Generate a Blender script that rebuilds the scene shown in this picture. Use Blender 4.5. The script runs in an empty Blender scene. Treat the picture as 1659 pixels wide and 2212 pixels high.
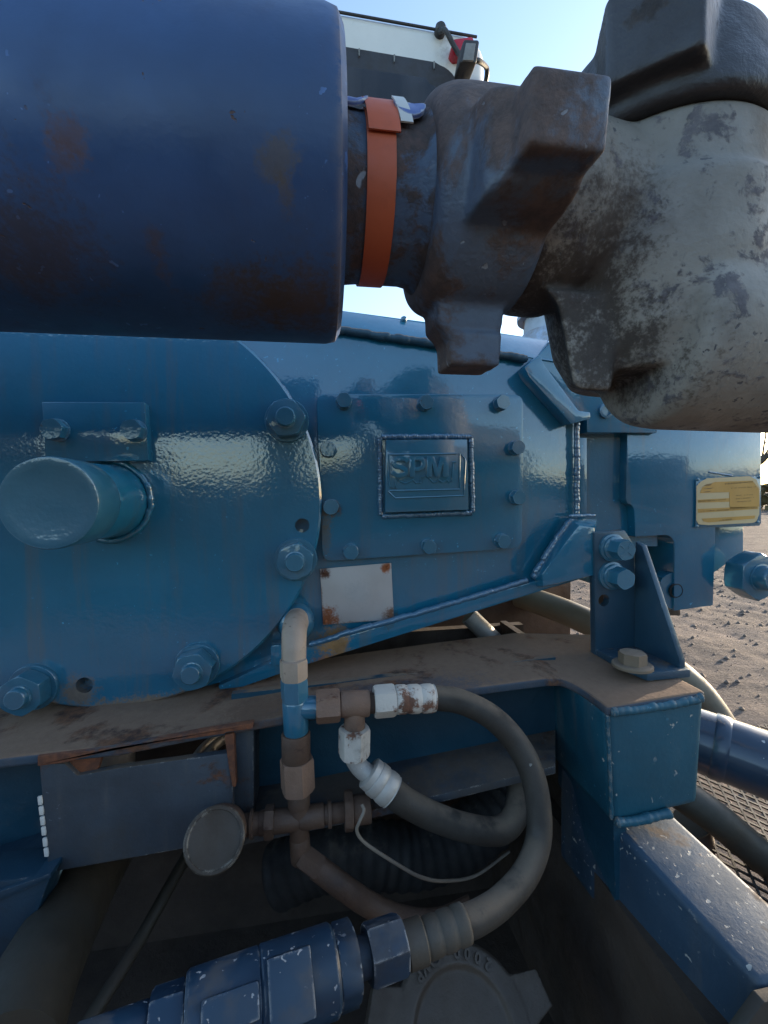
import bpy, bmesh, math, random
import numpy as np
from mathutils import Vector, Matrix, noise as mnoise
random.seed(7)
SC = bpy.context.scene
COL = SC.collection
H = 1.5                       # lens height above the dirt yard
rad = math.radians
# ------------------------------------------------------------------ camera
F, CX, CY = 955.0, 829.5, 1106.0
def _axes(vx=680.0, vy=1065.0, roll=0.021):
    Y = Vector(((vx-CX)/F, (CY-vy)/F, -1)).normalized()
    Z = Vector((-math.sin(roll), math.cos(roll), 0)); Z = (Z - Y*Y.dot(Z)).normalized()
    X = Y.cross(Z)
    return Matrix((X, Y, Z)).transposed()
MC = _axes()                  # world -> camera axes
MCT = MC.transposed()
cam_d = bpy.data.cameras.new('camera'); cam = bpy.data.objects.new('camera', cam_d); COL.objects.link(cam)
cam.matrix_world = Matrix.Translation((0, 0, H)) @ MCT.to_4x4()
cam_d.sensor_fit = 'HORIZONTAL'; cam_d.sensor_width = 36; cam_d.lens = F/1659*36
cam_d.clip_start = 0.02; cam_d.clip_end = 3000
SC.camera = cam
# ------------------------------------------------------------------ sky, sun, exposure
SUN_AZ, SUN_EL = 69.0, 12.0   # degrees right of +Y, degrees above the horizon
w = bpy.data.worlds.new('World'); SC.world = w; w.use_nodes = True
nt = w.node_tree; bg = nt.nodes['Background']; bg.inputs['Strength'].default_value = 0.14
sky = nt.nodes.new('ShaderNodeTexSky'); sky.sky_type = 'NISHITA'; sky.sun_disc = False
sky.sun_elevation = rad(SUN_EL); sky.sun_rotation = rad(SUN_AZ)
sky.air_density = 1.0; sky.dust_density = 1.4; sky.ozone_density = 1.6; sky.altitude = 200
nt.links.new(sky.outputs[0], bg.inputs['Color'])
sd = bpy.data.lights.new('sun', 'SUN'); sd.energy = 2.4; sd.angle = rad(0.5); sd.color = (1, .84, .64)
so = bpy.data.objects.new('sun', sd); COL.objects.link(so)
sv = Vector((math.sin(rad(SUN_AZ))*math.cos(rad(SUN_EL)), math.cos(rad(SUN_AZ))*math.cos(rad(SUN_EL)), math.sin(rad(SUN_EL))))
so.rotation_euler = sv.to_track_quat('Z', 'Y').to_euler(); so.location = (8, 4, 6)
SC.view_settings.view_transform = 'Standard'; SC.view_settings.look = 'None'
SC.view_settings.exposure = 2.05; SC.view_settings.gamma = 1.0
SC.view_settings.use_curve_mapping = False
# ------------------------------------------------------------------ geometry helpers
def ray(u, v): return MCT @ Vector(((u-CX)/F, (CY-v)/F, -1))
def P(u, v, Y):               # point of the scene plane at distance Y seen at (u, v)
    r = ray(u, v); r *= Y/r.y
    return Vector((r.x, r.y, r.z+H))
def PZ(u, v, z):
    r = ray(u, v); r *= (z-H)/r.z
    return Vector((r.x, r.y, r.z+H))
def S(px, Y): return px*Y/F
BASE = {}
def frame(ax, ref=None):
    z = Vector(ax).normalized()
    r = Vector(ref) if ref is not None else (Vector((0, 0, 1)) if abs(z.z) < .9 else Vector((0, 1, 0)))
    x = r.cross(z).normalized(); y = z.cross(x)
    return x, y, z
def spline(pts, n=8):
    pts = [Vector(p) for p in pts]
    if len(pts) < 3: return [pts[0].lerp(pts[1], i/n) for i in range(n+1)]
    ext = [pts[0]*2-pts[1]] + pts + [pts[-1]*2-pts[-2]]
    out = []
    for i in range(1, len(ext)-2):
        a, b, c, d = ext[i-1:i+3]
        for k in range(n):
            t = k/n
            out.append(.5*((2*b)+(c-a)*t+(2*a-5*b+4*c-d)*t*t+(3*b-a-3*c+d)*t**3))
    out.append(pts[-1]); return out
class MB:
    def __init__(s): s.v = []; s.f = []
    def add(s, vs, fs):
        o = len(s.v); s.v += [Vector(q) for q in vs]; s.f += [tuple(i+o for i in f) for f in fs]; return s
    def prism(s, front, vec):
        n = len(front); vec = Vector(vec); fr = [Vector(p) for p in front]
        fs = [tuple(range(n)), tuple(range(2*n-1, n-1, -1))] + [(i, i+n, (i+1) % n+n, (i+1) % n) for i in range(n)]
        return s.add(fr+[p+vec for p in fr], fs)
    def loft(s, a, b):
        n = len(a)
        fs = [tuple(range(n)), tuple(range(2*n-1, n-1, -1))] + [(i, i+n, (i+1) % n+n, (i+1) % n) for i in range(n)]
        return s.add(list(a)+list(b), fs)
    def poly(s, px, Y, depth): return s.prism([P(u, v, Y) for u, v in px], (0, depth, 0))
    def box(s, c, x, y, z):
        c = Vector(c); x = Vector(x); y = Vector(y); z = Vector(z)
        a = [c-x-y-z, c+x-y-z, c+x+y-z, c-x+y-z]; b = [c-x-y+z, c+x-y+z, c+x+y+z, c-x+y+z]
        return s.loft(a, b)
    def lathe(s, o, ax, prof, n=40, ref=None, cap=True):
        x, y, z = frame(ax, ref); o = Vector(o); vs = []; fs = []
        for r, h in prof:
            vs += [o+z*h+(x*math.cos(2*math.pi*k/n)+y*math.sin(2*math.pi*k/n))*r for k in range(n)]
        m = len(prof)
        for j in range(m-1):
            for k in range(n):
                k2 = (k+1) % n; fs.append((j*n+k, j*n+k2, (j+1)*n+k2, (j+1)*n+k))
        if cap: fs += [tuple(range(n-1, -1, -1)), tuple(range((m-1)*n, m*n))]
        return s.add(vs, fs)
    def hexa(s, o, ax, R, h, rot=0.0, ch=.12, both=True):
        x, y, z = frame(ax); o = Vector(o); vs = []; n = 24
        def rr(a, k):                     # k=1 full hexagon, smaller = chamfer circle
            b = (a-rot) % (math.pi/3); hx = R*math.cos(math.pi/6)/math.cos(b-math.pi/6)
            return min(hx, R*k)
        ks = [(.93, 0), (2, min(ch*h, .003)), (2, h-min(ch*h, .003)), (.93, h)] if both else [(2, 0), (2, h-min(ch*h, .003)), (.93, h)]
        for k, hh in ks:
            vs += [o+z*hh+(x*math.cos(a)+y*math.sin(a))*rr(a, k) for a in [2*math.pi*i/n+rot for i in range(n)]]
        fs = []
        m = len(ks)
        for j in range(m-1):
            for k in range(n): fs.append((j*n+k, j*n+(k+1) % n, (j+1)*n+(k+1) % n, (j+1)*n+k))
        fs += [tuple(range(n-1, -1, -1)), tuple(range((m-1)*n, m*n))]
        return s.add(vs, fs)
    def tube(s, pts, r, n=20, cap=True):
        pts = [Vector(p) for p in pts]; m = len(pts)
        rs = r if hasattr(r, '__len__') else [r]*m
        if len(rs) != m: rs = list(np.interp(np.linspace(0, 1, m), np.linspace(0, 1, len(rs)), rs))
        T = [(pts[min(i+1, m-1)]-pts[max(i-1, 0)]).normalized() for i in range(m)]
        x, y, z = frame(T[0]); vs = []; fs = []
        for i in range(m):
            x = (x-T[i]*x.dot(T[i])).normalized(); y = T[i].cross(x)
            vs += [pts[i]+(x*math.cos(2*math.pi*k/n)+y*math.sin(2*math.pi*k/n))*rs[i] for k in range(n)]
        for i in range(m-1):
            for k in range(n): fs.append((i*n+k, i*n+(k+1) % n, (i+1)*n+(k+1) % n, (i+1)*n+k))
        if cap: fs += [tuple(range(n-1, -1, -1)), tuple(range((m-1)*n, m*n))]
        return s.add(vs, fs)
    def weld(s, pts, r, pitch=.006, seed=0, flat=1.0):
        rnd = random.Random(seed+len(pts)); pts = [Vector(p) for p in pts]
        L = [0]
        for a, b in zip(pts, pts[1:]): L.append(L[-1]+(b-a).length)
        tot = L[-1]; n = max(6, int(tot/pitch*4)); out = []; rs = []; amp = 1
        for i in range(n+1):
            d = tot*i/n; j = max(k for k in range(len(L)) if L[k] <= d+1e-9); j = min(j, len(pts)-2)
            q = pts[j].lerp(pts[j+1], (d-L[j])/max(1e-9, L[j+1]-L[j]))
            if i % 4 == 0: amp = rnd.uniform(.9, 1.1); off = Vector((rnd.uniform(-1, 1), 0, rnd.uniform(-1, 1)))*r*.13
            out.append(q+off); rs.append(r*.80*amp*(.93+.09*math.sin((i % 4)/4*math.pi)))
        rs[0] *= .6; rs[-1] *= .6
        return s.tube(out, rs, 10)
    def mesh(s, name, off=Vector((0, 0, 0)), bevel=0, seg=2, sharp=38):
        me = bpy.data.meshes.new(name)
        me.from_pydata([tuple(p-off) for p in s.v], [], s.f); me.validate()
        bm = bmesh.new(); bm.from_mesh(me)
        bmesh.ops.recalc_face_normals(bm, faces=bm.faces)
        if bevel:
            es = [e for e in bm.edges if len(e.link_faces) == 2 and e.calc_face_angle(0) > rad(28)]
            bmesh.ops.bevel(bm, geom=es, offset=bevel, segments=seg, profile=.6, affect='EDGES', clamp_overlap=True)
        bm.to_mesh(me); bm.free()
        for p in me.polygons: p.use_smooth = True
        me.set_sharp_from_angle(angle=rad(sharp))
        return me
def tagset(o, label=None, cat=None, group=None, kind=None):
    if label: o['label'] = label
    if cat: o['category'] = cat
    if group: o['group'] = group
    if kind: o['kind'] = kind
def thing(name, loc, label, cat, group=None):
    o = bpy.data.objects.new(name, None); COL.objects.link(o); o.location = loc; o.empty_display_size = .05
    tagset(o, label, cat, group); BASE[o.name] = Vector(loc); return o
def raw(name, me, mat, parent=None, off=Vector((0, 0, 0)), label=None):
    o = bpy.data.objects.new(name, me); COL.objects.link(o)
    if mat is not None and len(me.materials) == 0: me.materials.append(mat)
    if parent is not None: o.parent = parent
    BASE[o.name] = off
    if label: o['label'] = label
    return o
def part(name, mb, mat, parent, bevel=0, label=None, seg=2, sharp=38):
    off = BASE[parent.name]
    return raw(name, mb.mesh(name, off, bevel, seg, sharp), mat, parent, off, label)
def solo(name, mb, mat, label, cat, group=None, kind=None, bevel=0, loc=None, sharp=38):
    off = Vector(loc) if loc is not None else Vector((0, 0, 0))
    o = raw(name, mb.mesh(name, off, bevel, 2, sharp), mat, None, off); o.location = off
    tagset(o, label, cat, group, kind); return o
def place(name, me, mat, parent, loc, rot=None, label=None):     # one more object that shares mesh data
    o = bpy.data.objects.new(name, me); COL.objects.link(o)
    if mat is not None and len(me.materials) == 0: me.materials.append(mat)
    o.parent = parent; o.location = Vector(loc)-BASE[parent.name]
    if rot is not None: o.rotation_euler = rot
    BASE[o.name] = Vector(loc)
    if label: o['label'] = label
    return o
def evaluated(mb_or_me, mods, name):
    me = mb_or_me if isinstance(mb_or_me, bpy.types.Mesh) else mb_or_me.mesh(name)
    o = bpy.data.objects.new('tmp_body', me); COL.objects.link(o); extra = []
    for typ, kw in mods:
        m = o.modifiers.new(typ, typ)
        for k, v in kw.items():
            if isinstance(v, bpy.types.Mesh):
                c = bpy.data.objects.new('tmp_cutter', v); COL.objects.link(c); extra.append(c); v = c
            setattr(m, k, v)
    dg = bpy.context.evaluated_depsgraph_get(); dg.update()
    r = bpy.data.meshes.new_from_object(o.evaluated_get(dg), depsgraph=dg)
    r.name = name
    for q in [o]+extra: bpy.data.objects.remove(q)
    return r
def shift(me, off):
    me.transform(Matrix.Translation(-off)); return me
def smooth(me, ang=38):
    for p in me.polygons: p.use_smooth = True
    me.set_sharp_from_angle(angle=rad(ang)); return me
# ------------------------------------------------------------------ materials
class NT:
    def __init__(s, name):
        s.m = bpy.data.materials.new(name); s.m.use_nodes = True; s.t = s.m.node_tree
        s.b = s.t.nodes['Principled BSDF']; s._pos = None
    def n(s, typ, **kw):
        nd = s.t.nodes.new(typ)
        for k, v in kw.items(): setattr(nd, k, v)
        return nd
    def put(s, sock, v):
        if isinstance(v, bpy.types.NodeSocket): s.t.links.new(v, sock)
        elif isinstance(v, (tuple, list)) and len(v) == 3 and sock.type == 'RGBA': sock.default_value = (*v, 1)
        else: sock.default_value = v
    def pos(s):
        if s._pos is None: s._pos = s.n('ShaderNodeNewGeometry')
        return s._pos.outputs['Position']
    def nrm(s): s.pos(); return s._pos.outputs['Normal']
    def math(s, op, a, b=0, clamp=False):
        nd = s.n('ShaderNodeMath', operation=op, use_clamp=clamp); s.put(nd.inputs[0], a); s.put(nd.inputs[1], b); return nd.outputs[0]
    def noise(s, scale, detail=4, rough=.55, dist=0, vec=None, stretch=None, off=0):
        v = vec or s.pos()
        if stretch or off:
            mp = s.n('ShaderNodeMapping'); s.put(mp.inputs['Vector'], v)
            if stretch: mp.inputs['Scale'].default_value = stretch
            mp.inputs['Location'].default_value = (off, off*.7, off*1.3); v = mp.outputs[0]
        nd = s.n('ShaderNodeTexNoise'); s.put(nd.inputs['Vector'], v)
        nd.inputs['Scale'].default_value = scale; nd.inputs['Detail'].default_value = detail
        nd.inputs['Roughness'].default_value = rough; nd.inputs['Distortion'].default_value = dist
        return nd.outputs['Fac']
    def ramp(s, f, a, b, lo=0.0, hi=1.0, smoothstep=True):
        nd = s.n('ShaderNodeMapRange', clamp=True); nd.interpolation_type = 'SMOOTHSTEP' if smoothstep else 'LINEAR'
        s.put(nd.inputs['Value'], f); s.put(nd.inputs['From Min'], a); s.put(nd.inputs['From Max'], b)
        s.put(nd.inputs['To Min'], lo); s.put(nd.inputs['To Max'], hi); return nd.outputs[0]
    def mix(s, f, a, b):
        nd = s.n('ShaderNodeMix', data_type='RGBA'); s.put(nd.inputs[0], f); s.put(nd.inputs[6], a); s.put(nd.inputs[7], b); return nd.outputs[2]
    def mixf(s, f, a, b):
        nd = s.n('ShaderNodeMix', data_type='FLOAT'); s.put(nd.inputs[0], f); s.put(nd.inputs[2], a); s.put(nd.inputs[3], b); return nd.outputs[0]
    def bump(s, h, strength, dist, normal=None):
        nd = s.n('ShaderNodeBump'); s.put(nd.inputs['Height'], h); nd.inputs['Strength'].default_value = strength
        nd.inputs['Distance'].default_value = dist
        if normal is not None: s.put(nd.inputs['Normal'], normal)
        return nd.outputs['Normal']
    def edge(s, radius):
        bv = s.n('ShaderNodeBevel', samples=4); bv.inputs['Radius'].default_value = radius
        d = s.n('ShaderNodeVectorMath', operation='DOT_PRODUCT'); s.put(d.inputs[0], bv.outputs[0]); s.put(d.inputs[1], s.nrm())
        return s.math('SUBTRACT', 1, d.outputs['Value'])
    def near(s, p, r, wob, soft=.55, scale=60, stretch=(1, 1, 1)):
        sub = s.n('ShaderNodeVectorMath', operation='SUBTRACT'); s.put(sub.inputs[0], s.pos()); sub.inputs[1].default_value = tuple(p)
        mu = s.n('ShaderNodeVectorMath', operation='MULTIPLY'); s.put(mu.inputs[0], sub.outputs[0]); mu.inputs[1].default_value = stretch
        ln = s.n('ShaderNodeVectorMath', operation='LENGTH'); s.put(ln.inputs[0], mu.outputs[0])
        d = s.math('ADD', ln.outputs['Value'], s.math('MULTIPLY', s.math('SUBTRACT', s.noise(scale, 4, .6), .5), wob*r))
        return s.ramp(s.math('ADD', d, s.math('MULTIPLY', s.math('SUBTRACT', s.noise(scale*4, 4, .7), .5), r*.9)), r, r*(1-soft), 0, 1)
RUST = (.12, .042, .016); RUST_D = (.035, .018, .012); RUST_O = (.30, .085, .02); DUST = (.16, .115, .08)
def paint(name, col, rough=.35, var=.18, peel=0, peel_scale=190, spec=.5, ior=1.5, coat=0, coat_ior=1.5,
          rust=0, rust_scale=9, rust_col=RUST, rust_col2=RUST_D, chips=0, chip_scale=70, chip_col=(.42, .40, .36), edge=0, edge_r=.004,
          edge_col=(.30, .27, .24), dust=0, dust_col=DUST, dust_scale=14, grime=0, grime_col=(.05, .036, .028), stains=(), cast=0, cast_scale=260,
          drip=0, drip_col=(.11, .10, .085), metal=0, top_rust=0):
    n = NT(name)
    c = n.mix(n.ramp(n.noise(5, 5, .6), .3, .72), tuple(x*(1-var) for x in col), tuple(min(1, x*(1+var)) for x in col))
    c = n.mix(n.ramp(n.noise(46, 5, .7, off=3), .55, .78, 0, .22), c, tuple(x*.55 for x in col))
    r = n.mixf(n.ramp(n.noise(22, 4, .6, off=1), .35, .7), rough*.85, min(1, rough*1.3))
    bumps = None
    if grime:
        g = n.ramp(n.noise(7, 6, .65, off=9), .62-.32*grime, .78-.2*grime, 0, .88)
        c = n.mix(g, c, grime_col); r = n.mixf(g, r, .85)
    if dust:
        up = n.n('ShaderNodeSeparateXYZ'); n.put(up.inputs[0], n.nrm())
        g = n.math('MULTIPLY', n.ramp(up.outputs[2], .35, .85), n.ramp(n.noise(dust_scale, 5, .65, off=5), .62-.5*dust, .72-.35*dust))
        g2 = n.ramp(n.noise(dust_scale*.6, 6, .7, off=8), .72-.25*dust, .9-.2*dust, 0, .35)
        g = n.math('MAXIMUM', g, g2)
        c = n.mix(g, c, n.mix(n.noise(90, 4, .7), tuple(x*.75 for x in dust_col), tuple(x*1.25 for x in dust_col))); r = n.mixf(g, r, .95)
    if drip:
        g = n.math('MULTIPLY', n.ramp(n.noise(1, 6, .68, .2, stretch=(34, 34, 2.4), off=4), .50, .68), n.ramp(n.noise(4, 4, .6, off=7), .40, .65))
        g = n.math('MULTIPLY', g, drip); c = n.mix(g, c, drip_col); r = n.mixf(g, r, .8)
        g = n.math('MULTIPLY', n.ramp(n.noise(150, 2, .5, off=6), .70, .73), n.ramp(n.noise(6, 3, .6, off=2), .48, .62)); c = n.mix(g, c, tuple(min(1, x*2.2+.03) for x in col))
    if rust:
        nz = n.noise(rust_scale, 8, .68, .3, off=2)
        g = n.ramp(nz, .70-.34*rust, .76-.30*rust)
        rc = n.mix(n.ramp(n.noise(65, 6, .7), .35, .68), rust_col2, rust_col)
        c = n.mix(g, c, rc); r = n.mixf(g, r, .88); bumps = n.math('MULTIPLY', g, n.noise(120, 5, .7))
    for (p, rr, sc, st) in stains:
        stv = (1, 1, 1)
        if len(sc) == 6: stv = sc[3:]; sc = sc[:3]
        g = n.math('MULTIPLY', n.near(p, rr, 1.3, .7, 70, stv), st)
        c = n.mix(g, c, n.mix(n.noise(110, 5, .7), tuple(x*.6 for x in sc), tuple(x*1.35 for x in sc))); r = n.mixf(g, r, .85)
    if chips:
        g = n.math('MULTIPLY', n.ramp(n.noise(chip_scale, 3, .5, .4, off=4), .74-.13*chips, .765-.13*chips), n.ramp(n.noise(11, 4, .65, off=6), .45, .57))
        c = n.mix(g, c, n.mix(n.noise(200, 3), tuple(x*.7 for x in chip_col), chip_col)); r = n.mixf(g, r, .7)
        hb = n.math('MULTIPLY', g, -1.0); bumps = hb if bumps is None else n.math('ADD', bumps, hb)
    if edge:
        e = n.math('MULTIPLY', n.ramp(n.edge(edge_r), .02, .16), n.ramp(n.noise(55, 5, .7, off=7), .66-.35*edge, .72-.3*edge))
        c = n.mix(e, c, n.mix(n.noise(85, 4, .7, off=2), tuple(x*.35 for x in edge_col), edge_col)); r = n.mixf(e, r, .75)
    n.put(n.b.inputs['Base Color'], c); n.put(n.b.inputs['Roughness'], r)
    n.b.inputs['IOR'].default_value = ior; n.b.inputs['Specular IOR Level'].default_value = spec; n.b.inputs['Metallic'].default_value = metal
    if coat:
        n.b.inputs['Coat Weight'].default_value = coat; n.b.inputs['Coat Roughness'].default_value = .08; n.b.inputs['Coat IOR'].default_value = coat_ior
    nm = None
    if peel:
        h = n.math('ADD', n.noise(peel_scale, 1.5, .5), n.math('MULTIPLY', n.noise(peel_scale*.24, 2, .5, off=2), 1.2))
        nm = n.bump(h, 1.0, peel)
        if coat: n.put(n.b.inputs['Coat Normal'], nm)
    if cast:
        h = n.math('ADD', n.noise(cast_scale, 4, .65), n.math('MULTIPLY', n.noise(cast_scale*.18, 4, .6, off=3), 2.2))
        nm = n.bump(h, .8, cast, nm)
    if bumps is not None: nm = n.bump(bumps, .6, .0012, nm)
    if nm is not None: n.put(n.b.inputs['Normal'], nm)
    return n.m
def hexpos(u, v, Y): return P(u, v, Y)
BLUE = (.005, .122, .212)
M = {}
M['pump'] = paint('pump_gloss_blue_paint', BLUE, .45, .10, peel=.00015, peel_scale=190, coat=1, coat_ior=1.8, spec=.25, drip=.38, stains=[
    (P(712, 1440, .735), .035, RUST_O, .85), (P(720, 1390, .75), .040, (.32, .17, .06), .95), (P(735, 1410, .735), .03, (.25, .14, .06, 2, 1, .7), .9), (P(842, 1340, .75), .022, (.06, .05, .02), .8),
    (P(668, 1380, .75), .03, (.16, .12, .07), .5)])
M['disc'] = paint('disc_gloss_blue_paint', BLUE, .45, .10, peel=.00015, peel_scale=190, coat=1, coat_ior=1.8, spec=.25, drip=.38, stains=[
    (P(100, 1520, .72), .03, (.19, .135, .095, 1, 1, 2.2), 1), (P(330, 1520, .72), .15, (.19, .135, .095, 1, 1, 7), 1), (P(170, 1500, .72), .034, (.15, .11, .08), .9),
    (P(675, 1240, .72), .03, (.10, .085, .06), .35)])
M['cover'] = paint('cover_gloss_blue_paint', BLUE, .45, .10, peel=.00014, peel_scale=210, coat=1, coat_ior=1.72, spec=.25, drip=.3, stains=[
    (P(742, 876, .74), .013, (.10, .045, .025), .8), (P(716, 1100, .74), .02, (.16, .075, .035), .9), (P(705, 1120, .74), .03, (.12, .10, .07, 2, 1, 1), .6),
    (P(703, 1160, .74), .03, (.13, .11, .08, 2, 1, .7), .6)])
M['logo'] = paint('raised_plate_blue_paint', BLUE, .4, .1, peel=.0001, coat=1, coat_ior=1.72, edge=.7, edge_r=.0018, edge_col=(.05, .26, .40))  # lighter edge colour paints in the highlights that lift the raised lettering
M['bolt'] = paint('bolt_blue_paint', (.020, .118, .19), .38, .15, peel=.0002, coat=.6, coat_ior=1.8, rust=.12, rust_scale=30, edge=.55, edge_r=.0025, edge_col=(.16, .34, .46))
M['skid'] = paint('skid_dark_blue_paint', (.008, .046, .074), .5, .2, dust=.55, rust=.10, rust_scale=6, cast=.0004, edge=.25, edge_r=.003)
M['flange'] = paint('dusty_flange_paint', (.03, .05, .075), .7, .25, dust=1.1, dust_col=(.175, .110, .072), rust=.5, rust_scale=5, rust_col=(.15, .065, .03), cast=.0007, grime=.1, edge=.7, edge_r=.006, edge_col=(.04, .085, .115),
    stains=[(P(560, 1530, .64), .07, (.11, .06, .035), .7), (P(760, 1480, .64), .05, (.07, .07, .085, .4, 1, 1), .75), (P(930, 1462, .64), .05, (.07, .07, .08, .4, 1, 1), .7)])
M['lip'] = paint('rusty_lip_paint', (.02, .04, .06), .7, .25, rust=.98, rust_scale=7, rust_col=(.20, .068, .028), rust_col2=(.09, .035, .02), dust=.3, cast=.0006)
M['gusset'] = paint('greyed_gusset_paint', (.034, .043, .055), .6, .35, dust=.5, dust_col=(.09, .07, .055), rust=.38, drip=.5, rust_scale=6, grime=.5, grime_col=(.05, .045, .042), cast=.0005, edge=.4, edge_r=.003, edge_col=(.5, .45, .38))
M['darkskid'] = paint('darker_skid_blue', (.008, .034, .060), .5, .25, grime=.3, grime_col=(.02, .018, .016), edge=.3, edge_r=.003, cast=.0004)  # darker, undusted skid blue for the lower left flange and leg
M['post'] = paint('chipped_blue_paint', (.012, .080, .118), .42, .18, peel=.0003, chips=.45, chip_scale=90, drip=.35, edge=.5, edge_r=.006, edge_col=(.42, .36, .30), dust=.12, rust=.05, rust_scale=20)
M['brace'] = paint('heavily_chipped_blue_paint', (.026, .052, .082), .5, .25, chips=.72, chip_scale=120, chip_col=(.42, .40, .36), edge=.6, drip=.3, edge_r=.006, edge_col=(.48, .42, .36), dust=.2, rust=.16, rust_scale=14, cast=.0003)
M['bracket'] = paint('bracket_blue_paint', (.019, .055, .088), .4, .15, peel=.0003, coat=.35, dust=.25, dust_col=(.10, .08, .065), edge=.3, edge_r=.003, edge_col=(.35, .42, .5))
M['gus_edge'] = M['bracket']
M['navy'] = paint('worn_navy_paint', (.022, .064, .165), .42, .25, chips=.35, chip_scale=130, chip_col=(.085, .05, .045), drip=.25, drip_col=(.075, .05, .05), rust=.09, rust_scale=4.5, rust_col=(.06, .032, .024), rust_col2=(.03, .02, .02), cast=.0003, cast_scale=90, edge=.85, edge_r=.009, edge_col=(.40, .30, .25), grime=.12,
    stains=[(P(605, 345, .28), .017, (.09, .065, .035), .55), (P(618, 415, .28), .018, (.08, .055, .035, 2.2, 1, 1), .6), (P(455, 48, .33), .006, (.09, .03, .02), .9), (P(420, 52, .33), .012, (.04, .03, .035, 1, 1, 5), .6),
            (P(130, 255, .29), .022, (.07, .045, .04, 2.4, 1, 1), .4), (P(150, 300, .28), .014, (.10, .05, .04), .6), (P(128, 335, .28), .013, (.09, .045, .035), .5),
            (P(330, 570, .3), .030, (.08, .045, .028, 3, 1, 1), .55), (P(650, 690, .33), .05, (.06, .035, .024), .8), (P(40, 570, .3), .06, (.05, .03, .024), .6), (P(540, 705, .33), .05, (.05, .032, .024), .7), (P(258, 245, .29), .008, (.07, .05, .035), .5), (P(437, 228, .29), .006, (.07, .05, .035), .5)])
M['neck'] = paint('rusted_blue_neck', (.055, .085, .14), .55, .3, rust=.58, rust_scale=11, rust_col=(.11, .068, .058), rust_col2=(.055, .045, .045), chips=.5, chip_scale=40, chip_col=(.30, .32, .36), cast=.0012, cast_scale=160)
M['iron'] = paint('cast_iron_blue_brown', (.080, .105, .150), .5, .3, rust=.86, rust_scale=9, rust_col=(.135, .092, .080), rust_col2=(.078, .060, .058), chips=.25, chip_scale=90, chip_col=(.30, .33, .38), cast=.0012, cast_scale=140, edge=.35, edge_r=.01, edge_col=(.16, .10, .08))
M['grey'] = paint('worn_grey_paint', (.235, .212, .185), .6, .28, chips=.62, chip_scale=140, chip_col=(.095, .09, .095), rust=.46, rust_scale=34, rust_col=(.14, .125, .13), rust_col2=(.085, .078, .085), grime=.40, grime_col=(.13, .105, .085), cast=.0009, cast_scale=170, edge=.35, edge_r=.01, edge_col=(.10, .085, .075),
    stains=[(P(1215, 640, .36), .075, (.055, .040, .034), .95), (P(1280, 780, .36), .075, (.055, .044, .037), .97), (P(1270, 500, .34), .06, (.07, .052, .042), .9), (P(1400, 860, .27), .085, (.085, .066, .05), .95), (P(1560, 860, .25), .075, (.10, .08, .06), .9), (P(1640, 740, .24), .05, (.14, .10, .075), .6), (P(1380, 740, .29), .045, (.065, .058, .06), .9), (P(1500, 740, .25), .035, (.07, .063, .07), .8)])
M['darknut'] = paint('dark_cast_nut', (.030, .027, .030), .48, .2, rust=.3, rust_scale=12, rust_col=(.05, .038, .034), rust_col2=(.024, .021, .022), cast=.0008, edge=.5, edge_r=.01, edge_col=(.10, .09, .088))
M['orange'] = paint('orange_band_paint', (.52, .10, .035), .5, .08, grime=.06, edge=.5, edge_r=.002, edge_col=(.5, .16, .08), cast=.0001)
M['tagblue'] = paint('chipped_tag_paint', (.08, .12, .30), .5, .2, chips=1.0, chip_scale=130, chip_col=(.72, .72, .72), edge=.9, edge_r=.002, edge_col=(.75, .75, .75))
M['brown'] = paint('rusty_brown_fitting', (.20, .118, .080), .65, .2, rust=.30, rust_scale=26, rust_col=(.13, .055, .03), rust_col2=(.05, .03, .025), cast=.0007, grime=.2)
M['dkbrown'] = paint('dark_brown_fitting', (.078, .043, .027), .7, .25, rust=.3, rust_scale=20, rust_col=(.08, .04, .025), cast=.0008, grime=.4, grime_col=(.035, .028, .025))
M['white'] = paint('flaking_white_fitting', (.52, .47, .41), .6, .12, rust=.50, rust_scale=28, rust_col=(.20, .085, .05), rust_col2=(.11, .055, .035), cast=.0006, grime=.1)
M['zinc'] = paint('zinc_white_ferrule', (.40, .365, .325), .45, .12, grime=.3, grime_col=(.22, .22, .23), cast=.0004, chips=.4, chip_scale=110, chip_col=(.75, .75, .76), metal=.25)
M['elbow'] = paint('dusty_pale_elbow', (.33, .25, .19), .6, .25, rust=.48, rust_scale=20, rust_col=(.2, .12, .08), grime=.3, grime_col=(.16, .12, .09), cast=.0005)
M['rubber'] = paint('dusty_rubber', (.030, .025, .020), .68, .3, dust=.6, dust_col=(.115, .088, .064), grime=.25, grime_col=(.018, .016, .014), dust_scale=22, cast=.0004, chips=.1)
M['rubber2'] = paint('dark_rubber', (.012, .0115, .0115), .72, .2, dust=.2, dust_col=(.07, .06, .05), cast=.0004)
M['valve'] = paint('chipped_valve_blue', (.010, .031, .060), .42, .25, chips=.6, chip_scale=110, chip_col=(.34, .34, .35), edge=.5, edge_r=.004, edge_col=(.46, .43, .40), dust=.25, dust_col=(.05, .055, .065), grime=.3, grime_col=(.022, .02, .02))
M['ferr'] = paint('greased_steel_ferrule', (.075, .060, .044), .6, .2, dust=.4, dust_col=(.085, .075, .062), grime=.3, cast=.0004)
M['capiron'] = paint('greasy_cap_iron', (.062, .045, .032), .62, .25, grime=.4, dust=.25, dust_col=(.08, .064, .052), cast=.001)
M['can'] = paint('muddy_canister', (.036, .024, .015), .6, .25, grime=.3, chips=.3, chip_col=(.35, .33, .28), edge=.55, edge_r=.003, edge_col=(.36, .32, .26), cast=.0004)
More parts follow.
